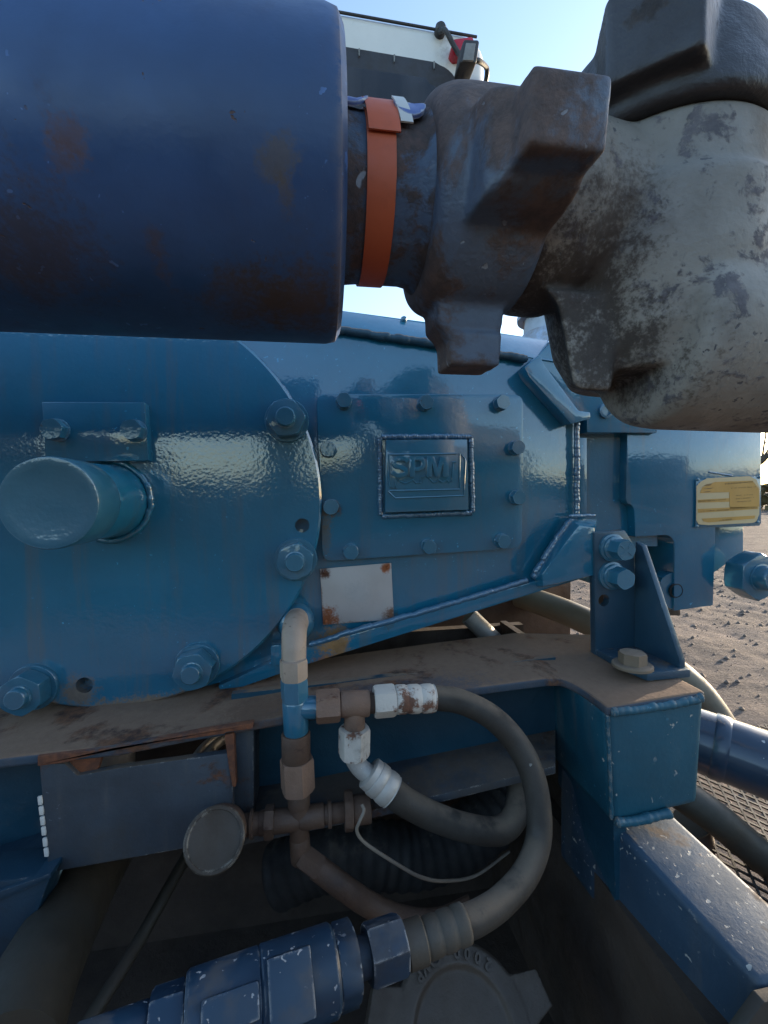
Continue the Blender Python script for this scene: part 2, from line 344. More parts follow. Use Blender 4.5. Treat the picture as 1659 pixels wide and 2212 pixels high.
M['plate'] = paint('bare_aluminium_plate', (.46, .44, .43), .38, .06, metal=.35, cast=.00015, stains=[
    (P(704, 1336, .747), .027, RUST_O, .95), (P(700, 1238, .747), .012, RUST, .95), (P(834, 1226, .747), .014, RUST_O, .95), (P(842, 1328, .747), .017, (.18, .08, .04), .95), (P(692, 1290, .747), .03, (.20, .10, .05, 5, 1, 1), .8), (P(770, 1346, .747), .04, (.22, .13, .08, 1, 1, 7), .7), (P(775, 1280, .747), .03, (.34, .33, .33), .4)])
M['dark'] = paint('dark_grease', (.012, .010, .009), .8, .2, cast=.001)
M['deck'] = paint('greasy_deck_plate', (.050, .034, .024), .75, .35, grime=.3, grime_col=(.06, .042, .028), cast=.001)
M['cream'] = paint('cream_cab_paint', (.66, .65, .61), .35, .04, coat=.4, grime=.05, grime_col=(.4, .38, .34))
M['trim'] = paint('black_rubber_trim', (.030, .028, .030), .55, .1)
M['pipeblue'] = paint('slate_blue_pipe', (.020, .042, .075), .33, .15, coat=.4, chips=.2, chip_scale=60, chip_col=(.6, .6, .6), dust=.1)
M['tan'] = paint('tan_hose', (.17, .14, .10), .6, .15, grime=.25, grime_col=(.11, .095, .07), cast=.0003)
M['olive'] = paint('olive_hose', (.040, .034, .024), .6, .2, grime=.3, cast=.0003)
M['weldm'] = paint('painted_weld', (.030, .115, .20), .33, .15, peel=.0004, coat=.8, coat_ior=2.0)
M['rustsheet'] = paint('flaking_stack_paint', (.33, .38, .46), .5, .2, rust=.62, rust_scale=10, rust_col=(.22, .10, .05), rust_col2=(.10, .06, .045))
M['stackhat'] = paint('pale_blue_hat', (.28, .36, .50), .4, .25, grime=.45, grime_col=(.22, .18, .14), chips=.3)
M['palewhite'] = paint('dirty_white_paint', (.56, .54, .50), .5, .1, grime=.2)
M['yellow'] = paint('faded_yellow_print', (.50, .27, .055), .45, .12, grime=.05)
M['tagwhite'] = paint('faded_white_plate', (.55, .42, .23), .45, .08)
M['ink'] = paint('faded_brown_ink', (.22, .13, .04), .6, .3)
M['tanbolt'] = paint('dusty_anchor_bolt', (.17, .125, .085), .8, .2, dust=.5, dust_col=(.2, .15, .11), cast=.0006)
M['wire'] = paint('muddy_wire', (.16, .13, .10), .6, .2)
M['steelmesh'] = paint('dark_grating_steel', (.030, .024, .02), .6, .2, rust=.3, rust_scale=30)
# glass
g = NT('dark_window_glass'); g.b.inputs['Base Color'].default_value = (.012, .012, .014, 1); g.b.inputs['Roughness'].default_value = .12
g.put(g.b.inputs['Base Color'], g.mix(g.ramp(g.noise(2.2, 3, .5, stretch=(3, 1, .25)), .35, .7), (.010, .010, .012), (.035, .034, .036))); M['glass'] = g.m
g = NT('red_lens'); g.b.inputs['Base Color'].default_value = (.42, .012, .03, 1); g.b.inputs['Roughness'].default_value = .25; M['red'] = g.m
g = NT('lamp_lens'); g.put(g.b.inputs['Base Color'], g.mix(g.noise(40, 3), (.10, .10, .10), (.28, .27, .25))); g.b.inputs['Roughness'].default_value = .3; M['lens'] = g.m
# ground
g = NT('dry_dirt')
c = g.mix(g.ramp(g.noise(1.3, 6, .65), .3, .7), (.075, .052, .041), (.150, .107, .084))
c = g.mix(g.ramp(g.noise(14, 6, .7, off=2), .48, .68, 0, .6), c, (.062, .044, .036))
c = g.mix(g.ramp(g.noise(55, 4, .7, off=5), .58, .70, 0, .8), c, (.30, .235, .19))
c = g.mix(g.ramp(g.noise(30, 3, .6, off=8), .62, .70, 0, .8), c, (.05, .036, .03))
g.put(g.b.inputs['Base Color'], c); g.b.inputs['Roughness'].default_value = .95
g.put(g.b.inputs['Normal'], g.bump(g.math('ADD', g.noise(9, 7, .7), g.math('MULTIPLY', g.noise(45, 5, .7), .5)), .8, .05)); M['dirt'] = g.m
g = NT('dirt_clods'); g.put(g.b.inputs['Base Color'], g.mix(g.noise(8, 4), (.10, .072, .056), (.24, .18, .14))); g.b.inputs['Roughness'].default_value = .95; M['clod'] = g.m
g = NT('dry_bark'); g.put(g.b.inputs['Base Color'], g.mix(g.noise(12, 4), (.045, .034, .024), (.10, .075, .05))); g.b.inputs['Roughness'].default_value = .9; M['bark'] = g.m
g = NT('dry_leaves'); g.put(g.b.inputs['Base Color'], g.mix(g.noise(3, 3), (.07, .06, .025), (.14, .10, .04))); g.b.inputs['Roughness'].default_value = .8; M['leaf'] = g.m
#==STRUCTURE==
# ------------------------------------------------------------------ ground
def build_ground():
    def axis(lo, hi, a, b, fine):
        mid = np.arange(a, b, fine); left = []; x = a; st = fine
        while x > lo: st *= 1.22; x -= st; left.append(max(x, lo))
        right = []; x = b; st = fine
        while x < hi: x += st; st *= 1.22; right.append(min(x, hi))
        return np.array(left[::-1]+list(mid)+right)
    xs = axis(-1500, 1500, .8, 9, .05); ys = axis(-1500, 1500, 1.2, 9.5, .05)
    vs = []
    for y in ys:
        for x in xs:
            z = 0
            if -3 < x < 30 and -3 < y < 30:
                z = .05*mnoise.fractal(Vector((x*.9, y*.9, 0)), 1, 2, 4)+.013*mnoise.fractal(Vector((x*5, y*5, 3)), .8, 2, 4)
                z += .008*math.sin(x*1.1+y*2.3+1.2*mnoise.noise(Vector((x*.5, y*.5, 7))))
            vs.append((x, y, z-.04))
    nx = len(xs); fs = [(j*nx+i, j*nx+i+1, (j+1)*nx+i+1, (j+1)*nx+i) for j in range(len(ys)-1) for i in range(nx-1)]
    me = bpy.data.meshes.new('ground'); me.from_pydata(vs, [], fs)
    for p in me.polygons: p.use_smooth = True
    o = raw('ground', me, M['dirt']); o['kind'] = 'structure'
    rnd = random.Random(3); mb = MB()
    for i in range(6000):
        x = rnd.uniform(1.0, 9); y = rnd.uniform(1.2, 9.5); s_ = .004+.028*rnd.random()**4
        z = .05*mnoise.fractal(Vector((x*.9, y*.9, 0)), 1, 2, 4)+.013*mnoise.fractal(Vector((x*5, y*5, 3)), .8, 2, 4)+.008*math.sin(x*1.1+y*2.3+1.2*mnoise.noise(Vector((x*.5, y*.5, 7))))-.04
        c = Vector((x, y, z+s_*.2)); d = [Vector((a, b, e)) for a, b, e in ((1, 0, 0), (-1, 0, 0), (0, 1, 0), (0, -1, 0), (0, 0, .8), (0, 0, -.8))]
        mb.add([c+q*s_*rnd.uniform(.7, 1.3) for q in d], [(0, 2, 4), (2, 1, 4), (1, 3, 4), (3, 0, 4), (2, 0, 5), (1, 2, 5), (3, 1, 5), (0, 3, 5)])
    o = raw('dirt_clods', mb.mesh('dirt_clods'), M['clod']); tagset(o, 'loose dirt clods and pebbles scattered over the yard', 'dirt clods', kind='stuff')
build_ground()
# engine bay of the trailer: deck plate and bulkheads that close the dark cavity below the pump
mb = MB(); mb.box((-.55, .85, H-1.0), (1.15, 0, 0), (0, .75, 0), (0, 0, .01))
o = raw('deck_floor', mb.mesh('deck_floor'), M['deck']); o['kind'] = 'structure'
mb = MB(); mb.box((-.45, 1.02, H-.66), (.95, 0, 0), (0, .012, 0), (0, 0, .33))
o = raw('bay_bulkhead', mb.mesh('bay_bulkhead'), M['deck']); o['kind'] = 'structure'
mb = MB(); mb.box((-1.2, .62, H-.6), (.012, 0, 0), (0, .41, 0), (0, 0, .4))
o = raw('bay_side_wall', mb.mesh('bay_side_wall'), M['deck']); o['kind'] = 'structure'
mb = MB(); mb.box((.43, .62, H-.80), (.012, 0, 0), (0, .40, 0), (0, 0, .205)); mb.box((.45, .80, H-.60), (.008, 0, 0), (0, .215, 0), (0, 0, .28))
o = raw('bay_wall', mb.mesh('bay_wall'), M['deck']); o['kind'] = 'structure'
# ------------------------------------------------------------------ unseen dark treeline added behind the camera to block horizon glare (seen only as reflections in the gloss paint)
rnd = random.Random(11); mb = MB()
for k in range(2600):
    a_ = rnd.uniform(-75, 75)
    hgt = 2.4+1.0*mnoise.noise(Vector((a_*.11, 2.3, 0)))+.8*mnoise.noise(Vector((a_*.37, 7.3, 0)))
    d_ = 34+rnd.uniform(0, 5); x = math.sin(rad(a_))*d_; y = -math.cos(rad(a_))*d_; z = hgt*rnd.random()**.8
    c = Vector((x, y, z)); u_ = Vector((rnd.uniform(-1, 1), rnd.uniform(-1, 1), rnd.uniform(-1, 1))).normalized()*rnd.uniform(.4, .8); v_ = u_.cross(Vector((rnd.uniform(-1, 1), rnd.uniform(-1, 1), rnd.uniform(-1, 1)))).normalized()*rnd.uniform(.4, .8)
    mb.add([c-u_, c+v_, c+u_, c-v_], [(0, 1, 2, 3)])
o = raw('treeline_blocker', mb.mesh('treeline_blocker'), M['leaf']); tagset(o, 'unseen dark treeline added to block glare in the gloss blue paint', 'reflection blocker', kind='stuff')
tl = thing('trailer_blocker', (0, -4, .6), 'unseen dark trailer shape added to break up reflections in the gloss blue paint', 'trailer')  # unseen trailer shape, added with gaps to cut up the paint reflections
def mirx(u, Yv): return (u-680)/F*Yv
def mirz(v, Yv): return H+(1065-v)/F*Yv
def mbox(name, u0, u1, v0, v1, Yb, dep, bev=.05):
    Yv = 1.47-Yb; x0, x1, z0, z1 = mirx(u0, Yv), mirx(u1, Yv), mirz(v1, Yv), mirz(v0, Yv); m_ = MB()
    m_.box(((x0+x1)/2, Yb-dep/2, (z0+z1)/2), ((x1-x0)/2, 0, 0), (0, dep/2, 0), (0, 0, (z1-z0)/2)); return part(name, m_, M['dark'], tl, bev)
mbox('blocker_bed', -700, 1500, 1085, 1225, -4, 2.0)
for u0, u1, v0 in ((-700, 20, 900), (80, 320, 960), (575, 655, 905), (735, 1035, 880), (1115, 1500, 905)): mbox('upright_blocker', u0, u1, v0, 1090, -4.1, 1.6, .12)
mbox('low_blocker', 320, 575, 1035, 1090, -4.1, 1.6, .05)
for u0 in (-300, 60, 560, 1050):
    m_ = MB(); m_.lathe((mirx(u0, 5.6), -4.05, .5), (0, -1, 0), [(.5, 0), (.52, .03), (.52, .3), (.5, .33)], 32); part('blocker_wheel', m_, M['rubber2'], tl)
# ------------------------------------------------------------------ trees at the yard edge
def grow(mb, p, d, L, r, depth, rnd):
    pts = [p]; q = p.copy(); dd = d.copy()
    for i in range(4):
        dd = (dd+Vector((rnd.uniform(-1, 1), rnd.uniform(-1, 1), rnd.uniform(-.5, .9)))*.22).normalized(); q = q+dd*L/4; pts.append(q.copy())
    mb.tube(pts, [r, r*.62], 6 if depth > 2 else 4)
    if depth == 0: return
    for k in range(3 if depth > 1 else 4):
        i = rnd.choice([2, 3, 4, 4]); nd = (dd+Vector((rnd.uniform(-1, 1), rnd.uniform(-1, 1), rnd.uniform(-.35, .7)))*.95).normalized()
        grow(mb, pts[i], nd, L*rnd.uniform(.55, .78), r*.58, depth-1, rnd)
def tree(x, y, h, seed, label):
    rnd = random.Random(seed); t = thing('bare_tree', (x, y, 0), label, 'tree', 'bare trees at the far edge of the yard')
    tr = MB(); top = Vector((x, y, h*.3)); tr.tube([(x, y, -.1), (x+.1, y, h*.15), top], [h*.03, h*.022], 10); part('trunk', tr, M['bark'], t)
    cr = MB()
    for k in range(5):
        a = rnd.uniform(0, 6.28); grow(cr, top+Vector((0, 0, -.04*h*k)), Vector((math.cos(a)*.8, math.sin(a)*.8, rnd.uniform(.35, 1))).normalized(), h*.3, h*.013, 4, rnd)
    part('crown', cr, M['bark'], t)
tree(15.6, 15.0, 6.5, 4, 'tall bare tree nearest the right edge of the blue end block')
tree(22.8, 20.5, 7.0, 9, 'bare tree beyond and right of the nearest bare tree')
tree(25.5, 26, 7.5, 12, 'farthest bare tree behind the end block')
tree(13.0, 14.5, 5.2, 21, 'smaller bare tree mostly hidden by the blue end block')
rnd = random.Random(17); mb = MB()
for k in range(3200):
    a_ = rnd.uniform(22, 75); hgt = 1.6+.9*mnoise.noise(Vector((a_*.3, 4.1, 0))); d_ = 38+rnd.uniform(0, 4)
    c = Vector((math.sin(rad(a_))*d_, math.cos(rad(a_))*d_, hgt*rnd.random()**.9)); u_ = Vector((rnd.uniform(-1, 1), rnd.uniform(-1, 1), rnd.uniform(-1, 1))).normalized()*rnd.uniform(.12, .4); v_ = u_.cross(Vector((rnd.uniform(-1, 1), rnd.uniform(-1, 1), rnd.uniform(-1, 1)))).normalized()*rnd.uniform(.12, .4)
    mb.add([c-u_, c+v_, c+u_, c-v_], [(0, 1, 2, 3)])
o = raw('scrub_line', mb.mesh('scrub_line'), M['leaf']); tagset(o, 'low dry scrub along the far edge of the yard', 'scrub', kind='stuff')
# ------------------------------------------------------------------ white cab behind
cb = thing('truck_cab', P(900, 600, 2.1), 'white cab with dark rear window behind the rusted pipe', 'truck cab')
Yc = 2.1
def arc(cx, cy, rx, ry, a0, a1, n=7): return [(cx+rx*math.cos(rad(a0+(a1-a0)*i/n)), cy-ry*math.sin(rad(a0+(a1-a0)*i/n))) for i in range(n+1)]
mb = MB(); mb.poly([(380, -48), (960, 56)]+arc(982, 128, 70, 68, 84, 0, 10)+[(1052, 430), (380, 430)], Yc, .9); part('cab_body', mb, M['cream'], cb, .07, seg=5)
mb = MB(); mb.poly([(400, 40), (940, 133)]+arc(935, 215, 62, 78, 75, 8)+[(1000, 400), (400, 400)], Yc-.012, .02); part('window_surround', mb, M['trim'], cb, .006)
mb = MB(); mb.poly([(410, 92), (920, 168)]+arc(915, 240, 50, 62, 75, 8)+[(968, 385), (410, 385)], Yc-.02, .02); part('window_glass', mb, M['glass'], cb, .003)
mb = MB(); mb.tube([P(380, -32, Yc-.004), P(720, 24, Yc-.004), P(1030, 80, Yc-.004)], .006, 8); part('roof_seam', mb, M['trim'], cb)
for u in (776, 852, 938):
    mb = MB(); vv = 104+(u-776)*.17; mb.poly([(u-1.5, vv), (u+1.5, vv), (u+1, vv+16), (u-1, vv+16)], Yc-.02, .012); part('window_clip', mb, M['lens'], cb)
mb = MB(); mb.poly([(980, 82), (1022, 77)]+[(1026, 90), (1020, 108), (985, 112), (976, 100)], Yc-.06, .08); part('marker_light', mb, M['red'], cb, .012)
lh = MB(); lh.poly([(1002, 84), (1035, 85), (1036, 92), (1030, 134), (994, 134), (994, 128)], Yc-.16, .09); lamp = part('work_lamp', lh, M['trim'], cb, .012)
mb = MB(); mb.poly([(1007, 92), (1028, 93), (1023, 130), (1000, 129)], Yc-.166, .012); part('lens', mb, M['lens'], lamp, .003)
mb = MB(); mb.poly([(998, 134), (1016, 134), (1012, 153), (1000, 153)], Yc-.12, .12); part('lamp_foot', mb, M['trim'], lamp, .006)
mb = MB(); mb.lathe(P(949, 73, Yc), (0, -1, 0), [(.026, 0), (.026, .03), (.018, .04)], 16); part('cable_gland', mb, M['trim'], cb)
mb = MB(); mb.tube(spline([P(950, 68, Yc-.03), P(962, 66, Yc-.06), P(980, 98, Yc-.06), P(992, 118, Yc-.06), P(1000, 135, Yc-.08)]), .011, 8); part('cable', mb, M['trim'], cb)
mb = MB(); mb.tube(spline([P(1016, 132, Yc-.1), P(1034, 132, Yc-.1), P(1050, 145, Yc-.05), P(1052, 160, Yc-.03), P(1047, 190, Yc+.02)]), .011, 8); part('cable', mb, M['trim'], cb)
for a, b in ((380, 700), (990, 1045)):   # cab mounts down to the chassis, behind the pipe and the union nut
    mb = MB(); mb.poly([(a, 450), (b, 450), (b, 1800), (a, 1800)], Yc+.3, .4); part('cab_mount', mb, M['trim'], cb)
# ------------------------------------------------------------------ vent stack behind the pump
vs_ = thing('vent_stack', P(1190, 730, 1.7), 'rusty round vent stack with a pale conical hat behind the pump', 'vent stack')
c = P(1196, 690, 1.7); q = S(1, 1.7)
mb = MB(); mb.lathe(c+Vector((0, 0, -.16)), (0, 0, 1), [(66*q, 0), (66*q, .19)], 32); part('stack_drum', mb, M['rustsheet'], vs_)
mb = MB(); mb.lathe(c+Vector((0, 0, .0)), (0, 0, 1), [(80*q, 0), (81*q, .012), (78*q, .03), (8*q, .155)], 40); part('stack_hat', mb, M['stackhat'], vs_)
mb = MB(); mb.lathe(c+Vector((0, 0, -.22)), (0, 0, 1), [(95*q, 0), (70*q, .16)], 32); part('stack_skirt', mb, M['stackhat'], vs_)
#==PUMP==
# ------------------------------------------------------------------ pump
pump = thing('pump', P(900, 1300, .9), 'large blue pump with bolted side cover, round end disc and flanged block', 'pump')
YS, YD, YK = .75, .72, .735
mb = MB(); mb.poly([(-420, 560), (300, 640), (740, 709), (1150, 773), (1248, 896), (1248, 1130), (1172, 1262), (660, 1424), (420, 1490), (-420, 1490)], YS, .62); part('power_end_body', mb, M['pump'], pump, .002)
# sloped ledge along the top
a = [P(-420, 470, .83), P(740, 671, .80), P(940, 698, .80), P(1226, 741, .80)]; b = [P(-420, 552, .748), P(740, 707, .748), P(940, 738, .748), P(1226, 785, .748)]
mb = MB(); up = Vector((0, .03, -.012)); mb.loft(a+b[::-1], [x+up for x in a+b[::-1]]); part('ledge_plate', mb, M['pump'], pump, .0015)
mb = MB(); mb.lathe(P(871, 696, .80), (0, -1, .4), [(.006, 0), (.006, .008), (.004, .011)], 12); part('ledge_screw', mb, M['bolt'], pump)
mb = MB(); mb.weld([P(520, 680, .744), P(740, 713, .744), P(940, 744, .744), P(1140, 776, .744)], .0085, .011, 1); part('weld_bead', mb, M['skid'], pump)
# bottom flange strip
mb = MB(); mb.poly([(470, 1482), (650, 1402), (870, 1338), (1146, 1258), (1300, 1213), (1300, 1238), (1175, 1275), (660, 1437), (480, 1500)], .735, .5); part('bottom_flange', mb, M['pump'], pump, .003)
mb = MB(); mb.weld([P(668, 1393, .737), P(760, 1364, .737), P(880, 1331, .737), P(1010, 1293, .737), P(1140, 1254, .737)], .0065, .010, 2); part('weld_bead', mb, M['weldm'], pump)
# disc with through holes
dc = Vector((-.3043, YD, -.0102+H)); DR = .3150
d0 = MB(); d0.lathe(dc, (0, 1, 0), [(DR-.0035, 0), (DR, .003), (DR, .027), (DR-.002, .03)], 160)
cut = MB(); 
for u, v, r in ((652, 1137, 15), (167, 1493, 16)): cut.lathe(P(u, v, YD-.02), (0, 1, 0), [(S(r, YD), 0), (S(r, YD), .045)], 28)
me = evaluated(d0, [('BOOLEAN', dict(operation='DIFFERENCE', object=cut.mesh('cut'), solver='EXACT'))], 'end_disc')
smooth(shift(me, BASE['pump']), 30); raw('end_disc', me, M['disc'], pump, BASE['pump'])
mb = MB(); wp = []
for a_ in np.linspace(30, 78, 26): wp.append(dc+Vector((math.cos(rad(a_))*DR, .030, math.sin(rad(a_))*DR)))
mb.weld(wp, .005, .009, 4); part('weld_bead', mb, M['weldm'], pump)
# stud nuts on the disc
def stud_nut(base, R, hw, hn, rs, rot, mat, parent, axis=(0, -1, 0), washer=1.12, hs=.012):
    ax = Vector(axis).normalized()
    m1 = MB(); m1.hexa(base+ax*hw, ax, R, hn, rot); o = part('stud_nut', m1, mat, parent, .0009)
    m2 = MB(); m2.lathe(base, ax, [(R*washer, -.001), (R*washer, hw*.75), (R*washer*.97, hw)], 40); part('washer', m2, mat, o)
    m3 = MB(); m3.lathe(base+ax*(hw+hn-.002), ax, [(rs*1.12, 0), (rs*1.12, .004), (rs, .0045), (rs, .002+hs*.8), (rs*.88, .002+hs)], 28); part('stud', m3, mat, o)
for (u, v, rot, hn) in ((620, 909, .1, .025), (639, 1208, .35, .021), (427, 1435, .2, .027), (74, 1483, .55, .028)):
    stud_nut(P(u, v, YD), .0305, .006, hn, .0145, rot, M['bolt'], pump)
# clip plate and its bolts
mb = MB(); mb.poly([(90, 868), (312, 869), (321, 995), (98, 998)], .702, .022); part('clip_plate', mb, M['disc'], pump, .0015)
def bolt_mesh(name, R, h, wr=0, wh=0, rot=0.2):
    m_ = MB()
    if wr: m_.lathe((0, 0, 0), (0, -1, 0), [(wr, -.001), (wr, wh*.8), (wr*.95, wh)], 32)
    m_.hexa((0, -wh, 0), (0, -1, 0), R, h, rot, both=False); return m_.mesh(name)
cbm = bolt_mesh('clip_bolt', .0155, .016, .0165, .003)
for u, v in ((126, 930), (293, 931)): place('clip_bolt', cbm, M['bolt'], pump, P(u, v, .702))
# breather stub
bc = P(235, 1082, YD); ax = (0, -1, 0)
mb = MB(); mb.lathe(bc, ax, [(.056, 0), (.0555, .012), (.053, .02), (.053, .086), (.0515, .089)], 56); stub = part('breather_stub', mb, M['disc'], pump)
mb = MB(); mb.lathe(bc, ax, [(.048, .088), (.048, .0915), (.0535, .0925), (.0545, .096), (.0545, .150), (.0532, .1525), (.047, .153), (.042, .152), (.010, .1515)], 56); part('breather_cap', mb, M['bolt'], stub)
mb = MB(); mb.weld([bc+Vector((math.cos(a_)*.060, -.003, math.sin(a_)*.060)) for a_ in np.linspace(-1.9, 2.2, 30)], .006, .010, 6); part('weld_bead', mb, M['disc'], stub)
# cover plate with rounded corners
def rrect(tl, tr, br, bl, r, n=5):
    cs = [Vector(c_).to_3d() if len(c_) == 2 else Vector(c_) for c_ in (tl, tr, br, bl)]; out = []
    for i in range(4):
        p0, p1, p2 = cs[i-1], cs[i], cs[(i+1) % 4]; a0 = p1+(p0-p1).normalized()*r; a1 = p1+(p2-p1).normalized()*r
        for k in range(n+1):
            t = k/n; out.append(((1-t)**2*a0+2*t*(1-t)*p1+t*t*a1))
    return [(q_.x, q_.y) for q_ in out]
mb = MB(); mb.poly(rrect((683, 850), (1131, 852), (1128, 1184), (697, 1213), 22), YK, .016); part('cover_plate', mb, M['cover'], pump, .0022)
cvm = bolt_mesh('cover_bolt', .0130, .0125, .0132, .003, .35)
for i, (u, v) in enumerate(((742, 868), (917, 872), (1080, 872), (1112, 968), (1114, 1075), (1082, 1168), (924, 1180), (757, 1191), (714, 1095), (708, 972))):
    place('cover_bolt', cvm, M['bolt'], pump, P(u, v, YK), (0, random.uniform(0, 1), 0))
# raised maker's plate with lettering
YL = .722
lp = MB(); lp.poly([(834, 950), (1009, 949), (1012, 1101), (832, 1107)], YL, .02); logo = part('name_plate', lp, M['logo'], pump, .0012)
for k, (a_, b_) in enumerate((((822, 944), (1018, 943)), ((1017, 946), (1021, 1106)), ((1020, 1108), (824, 1115)), ((822, 1113), (820, 944)))):
    mb = MB(); mb.weld([P(*a_, .733), P(*b_, .733)], .0058, .0045, 11+k); part('weld_bead', mb, M['weldm'], logo)
def LG(x, y): return ((930+x/5.925)*.864, (1060+y/5.925)*.864)
def ridge(pts, wd, name='raised_outline'):
    mb = MB(); q_ = [P(*LG(*p_), YL-.0002) for p_ in pts]
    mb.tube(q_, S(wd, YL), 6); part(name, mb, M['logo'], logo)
for pts in ([(245, 452), (1250, 440)], [(245, 455), (252, 760), (262, 945), (360, 950), (345, 860), (350, 795), (420, 850), (490, 880), (560, 860), (600, 825), (650, 872), (730, 868), (715, 790), (800, 770), (850, 810), (905, 865), (960, 862), (985, 828), (1045, 865), (1080, 850), (1105, 828), (1140, 860), (1190, 855), (1200, 600), (1195, 568), (1245, 566)],
            [(240, 1000), (345, 1100), (1360, 1062), (1385, 560), (1375, 515), (1300, 432), (1298, 930), (1305, 968), (245, 992)]):
    ridge(pts, 2.1)
YT = YL-.0042
def flat_letter(outlines):
    mb = MB()
    for o_ in outlines: mb.prism([P(*LG(*q_), YT) for q_ in o_], (0, .006, 0))
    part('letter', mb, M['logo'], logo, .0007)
def stroke(path, wd):
    pts = spline([Vector((x, y, 0)) for x, y in path], 6); L_, R_ = [], []
    for i_ in range(len(pts)):
        t_ = (pts[min(i_+1, len(pts)-1)]-pts[max(i_-1, 0)]).normalized(); n_ = Vector((-t_.y, t_.x, 0))*wd/2
        L_.append(pts[i_]+n_); R_.append(pts[i_]-n_)
    return [(p_.x, p_.y) for p_ in L_+R_[::-1]]
flat_letter([stroke([(532, 560), (500, 522), (425, 512), (345, 532), (322, 585), (365, 628), (440, 645), (500, 680), (500, 730), (440, 760), (360, 755), (300, 708)], 64)])
flat_letter([[(556, 482), (640, 482), (640, 784), (556, 784)], stroke([(628, 515), (720, 513), (765, 560), (752, 630), (690, 668), (628, 668)], 62)])
flat_letter([[(812, 784), (812, 482), (922, 482), (972, 650), (1022, 482), (1136, 482), (1136, 782), (1056, 782), (1056, 590), (1002, 782), (942, 782), (890, 590), (890, 784)]])
# blank aluminium plate
mb = MB(); mb.poly([(691, 1229), (845, 1216), (851, 1338), (698, 1350)], .7465, .0022); bp = part('blank_plate', mb, M['plate'], pump, .0004)
for u, v in ((700, 1236), (838, 1225), (843, 1332), (704, 1343)):
    mb = MB(); mb.lathe(P(u, v, .7465), (0, -1, 0), [(.0035, 0), (.003, .0012), (.001, .0018)], 10); part('rivet', mb, M['plate'], bp)
# flange bar, nose plate and recess at the right of the power end
mb = MB(); mb.poly([(1166, 764), (1176, 787), (1250, 886), (1276, 890), (1276, 905), (1234, 916), (1144, 815), (1132, 793)], .722, .03); part('flange_bar', mb, M['pump'], pump, .003)
mb = MB(); mb.weld([P(1140, 798, .735), P(1190, 862, .735), P(1238, 915, .735)], .006, .009, 15); part('weld_bead', mb, M['weldm'], pump)
mb = MB(); mb.weld([P(1246, 912, .742), P(1246, 1010, .742), P(1246, 1118, .742)], .0065, .008, 16); part('weld_bead', mb, M['weldm'], pump)
mb = MB(); mb.poly([(1228, 700), (1420, 720), (1420, 935), (1268, 934), (1268, 896), (1250, 894), (1160, 770)], .752, .05); part('nose_plate', mb, M['pump'], pump, .002)
mb = MB(); mb.lathe(P(1306, 888, .752), (0, -1, 0), [(.0135, -.001), (.0135, .006), (.0095, .007), (.009, .002)], 24); part('nose_plug', mb, M['bolt'], pump)
mb = MB(); mb.poly([(1238, 890), (1420, 890), (1420, 1180), (1238, 1180)], .785, .2); part('recess_panel', mb, M['pump'], pump)
mb = MB(); mb.poly([(1250, 945), (1268, 945), (1268, 1128), (1250, 1128)], .765, .05); part('recess_lip', mb, M['pump'], pump, .002)
# fluid end block
YF = .765
mb = MB(); mb.poly([(1356, 905), (1645, 907), (1643, 1136), (1546, 1140), (1541, 1308), (1456, 1320)]+arc(1438, 1178, 19, 22, 0, 90, 5)+[(1372, 1160)]+[(1371, 1120)]+arc(1356, 1106, 14, 18, 0, 90, 4)+[(1352, 1080)], YF, .36); part('fluid_block', mb, M['pump'], pump, .0025)
mb = MB(); mb.poly([(1540, 1130), (1607, 1132), (1607, 1192), (1540, 1240)], YF+.035, .25); part('lower_boss', mb, M['pump'], pump, .004)
mb = MB(); mb.poly([(1350, 1150), (1470, 1150), (1470, 1330), (1350, 1330)], YF+.11, .1); part('notch_back', mb, M['dkbrown'], pump, .002)
dp = MB(); dp.poly([(1504, 1037), (1644, 1029), (1644, 1131), (1503, 1139)], YF-.0035, .003); dpl = part('data_plate', dp, M['bolt'], pump, .0004)
def DP(x, y): return ((1720+x/8.295)*.864, (1170+y/8.295)*.864)
mb = MB(); mb.poly([DP(*q_) for q_ in ((180, 380), (260, 290), (400, 215), (1280, 170), (1420, 240), (1490, 420), (1480, 960), (1420, 1110), (1330, 1140), (430, 1185), (230, 1170), (175, 1090))], YF-.0045, .0006); part('plate_face', mb, M['tagwhite'], dpl)
yb = [((560, 290), (1340, 260), (1470, 430), (1480, 800), (870, 840), (860, 500), (250, 520), (300, 400)), ((210, 660), (860, 625), (860, 700), (210, 720)), ((210, 850), (860, 820), (1450, 800), (1450, 850), (860, 890), (210, 930)), ((290, 1050), (1400, 985), (1380, 1050), (420, 1130), (330, 1110))]
for q4 in yb:
    mb = MB(); mb.poly([DP(*q_) for q_ in q4], YF-.0050, .0004); part('printed_panel', mb, M['yellow'], dpl)
rnd = random.Random(5); mb = MB()
def scribble(x0, y0, x1, y1, hgt, dens=1.0):
    x = x0
    while x < x1:
        wd = rnd.uniform(8, 24); y = y0+(y1-y0)*(x-x0)/(x1-x0)
        if rnd.random() < dens:
            h_ = hgt*rnd.uniform(.5, 1); mb.poly([DP(x, y+h_*.5), DP(x+wd*.5, y-h_*.5), DP(x+wd, y-h_*.4), DP(x+wd*.6, y+h_*.5)], YF-.0053, .0002)
        x += wd+rnd.uniform(2, 10)
scribble(770, 330, 1330, 285, 42); scribble(880, 420, 1390, 390, 28, .8); scribble(220, 690, 480, 672, 46); scribble(500, 672, 830, 650, 24, .6)
scribble(1000, 570, 1350, 550, 26, .8); scribble(1000, 640, 1370, 610, 30, .8); scribble(1020, 700, 1330, 680, 26, .7); scribble(270, 895, 540, 880, 30, .6); scribble(590, 878, 830, 865, 34); scribble(870, 855, 1430, 820, 34); scribble(660, 1090, 920, 1060, 40, .9)
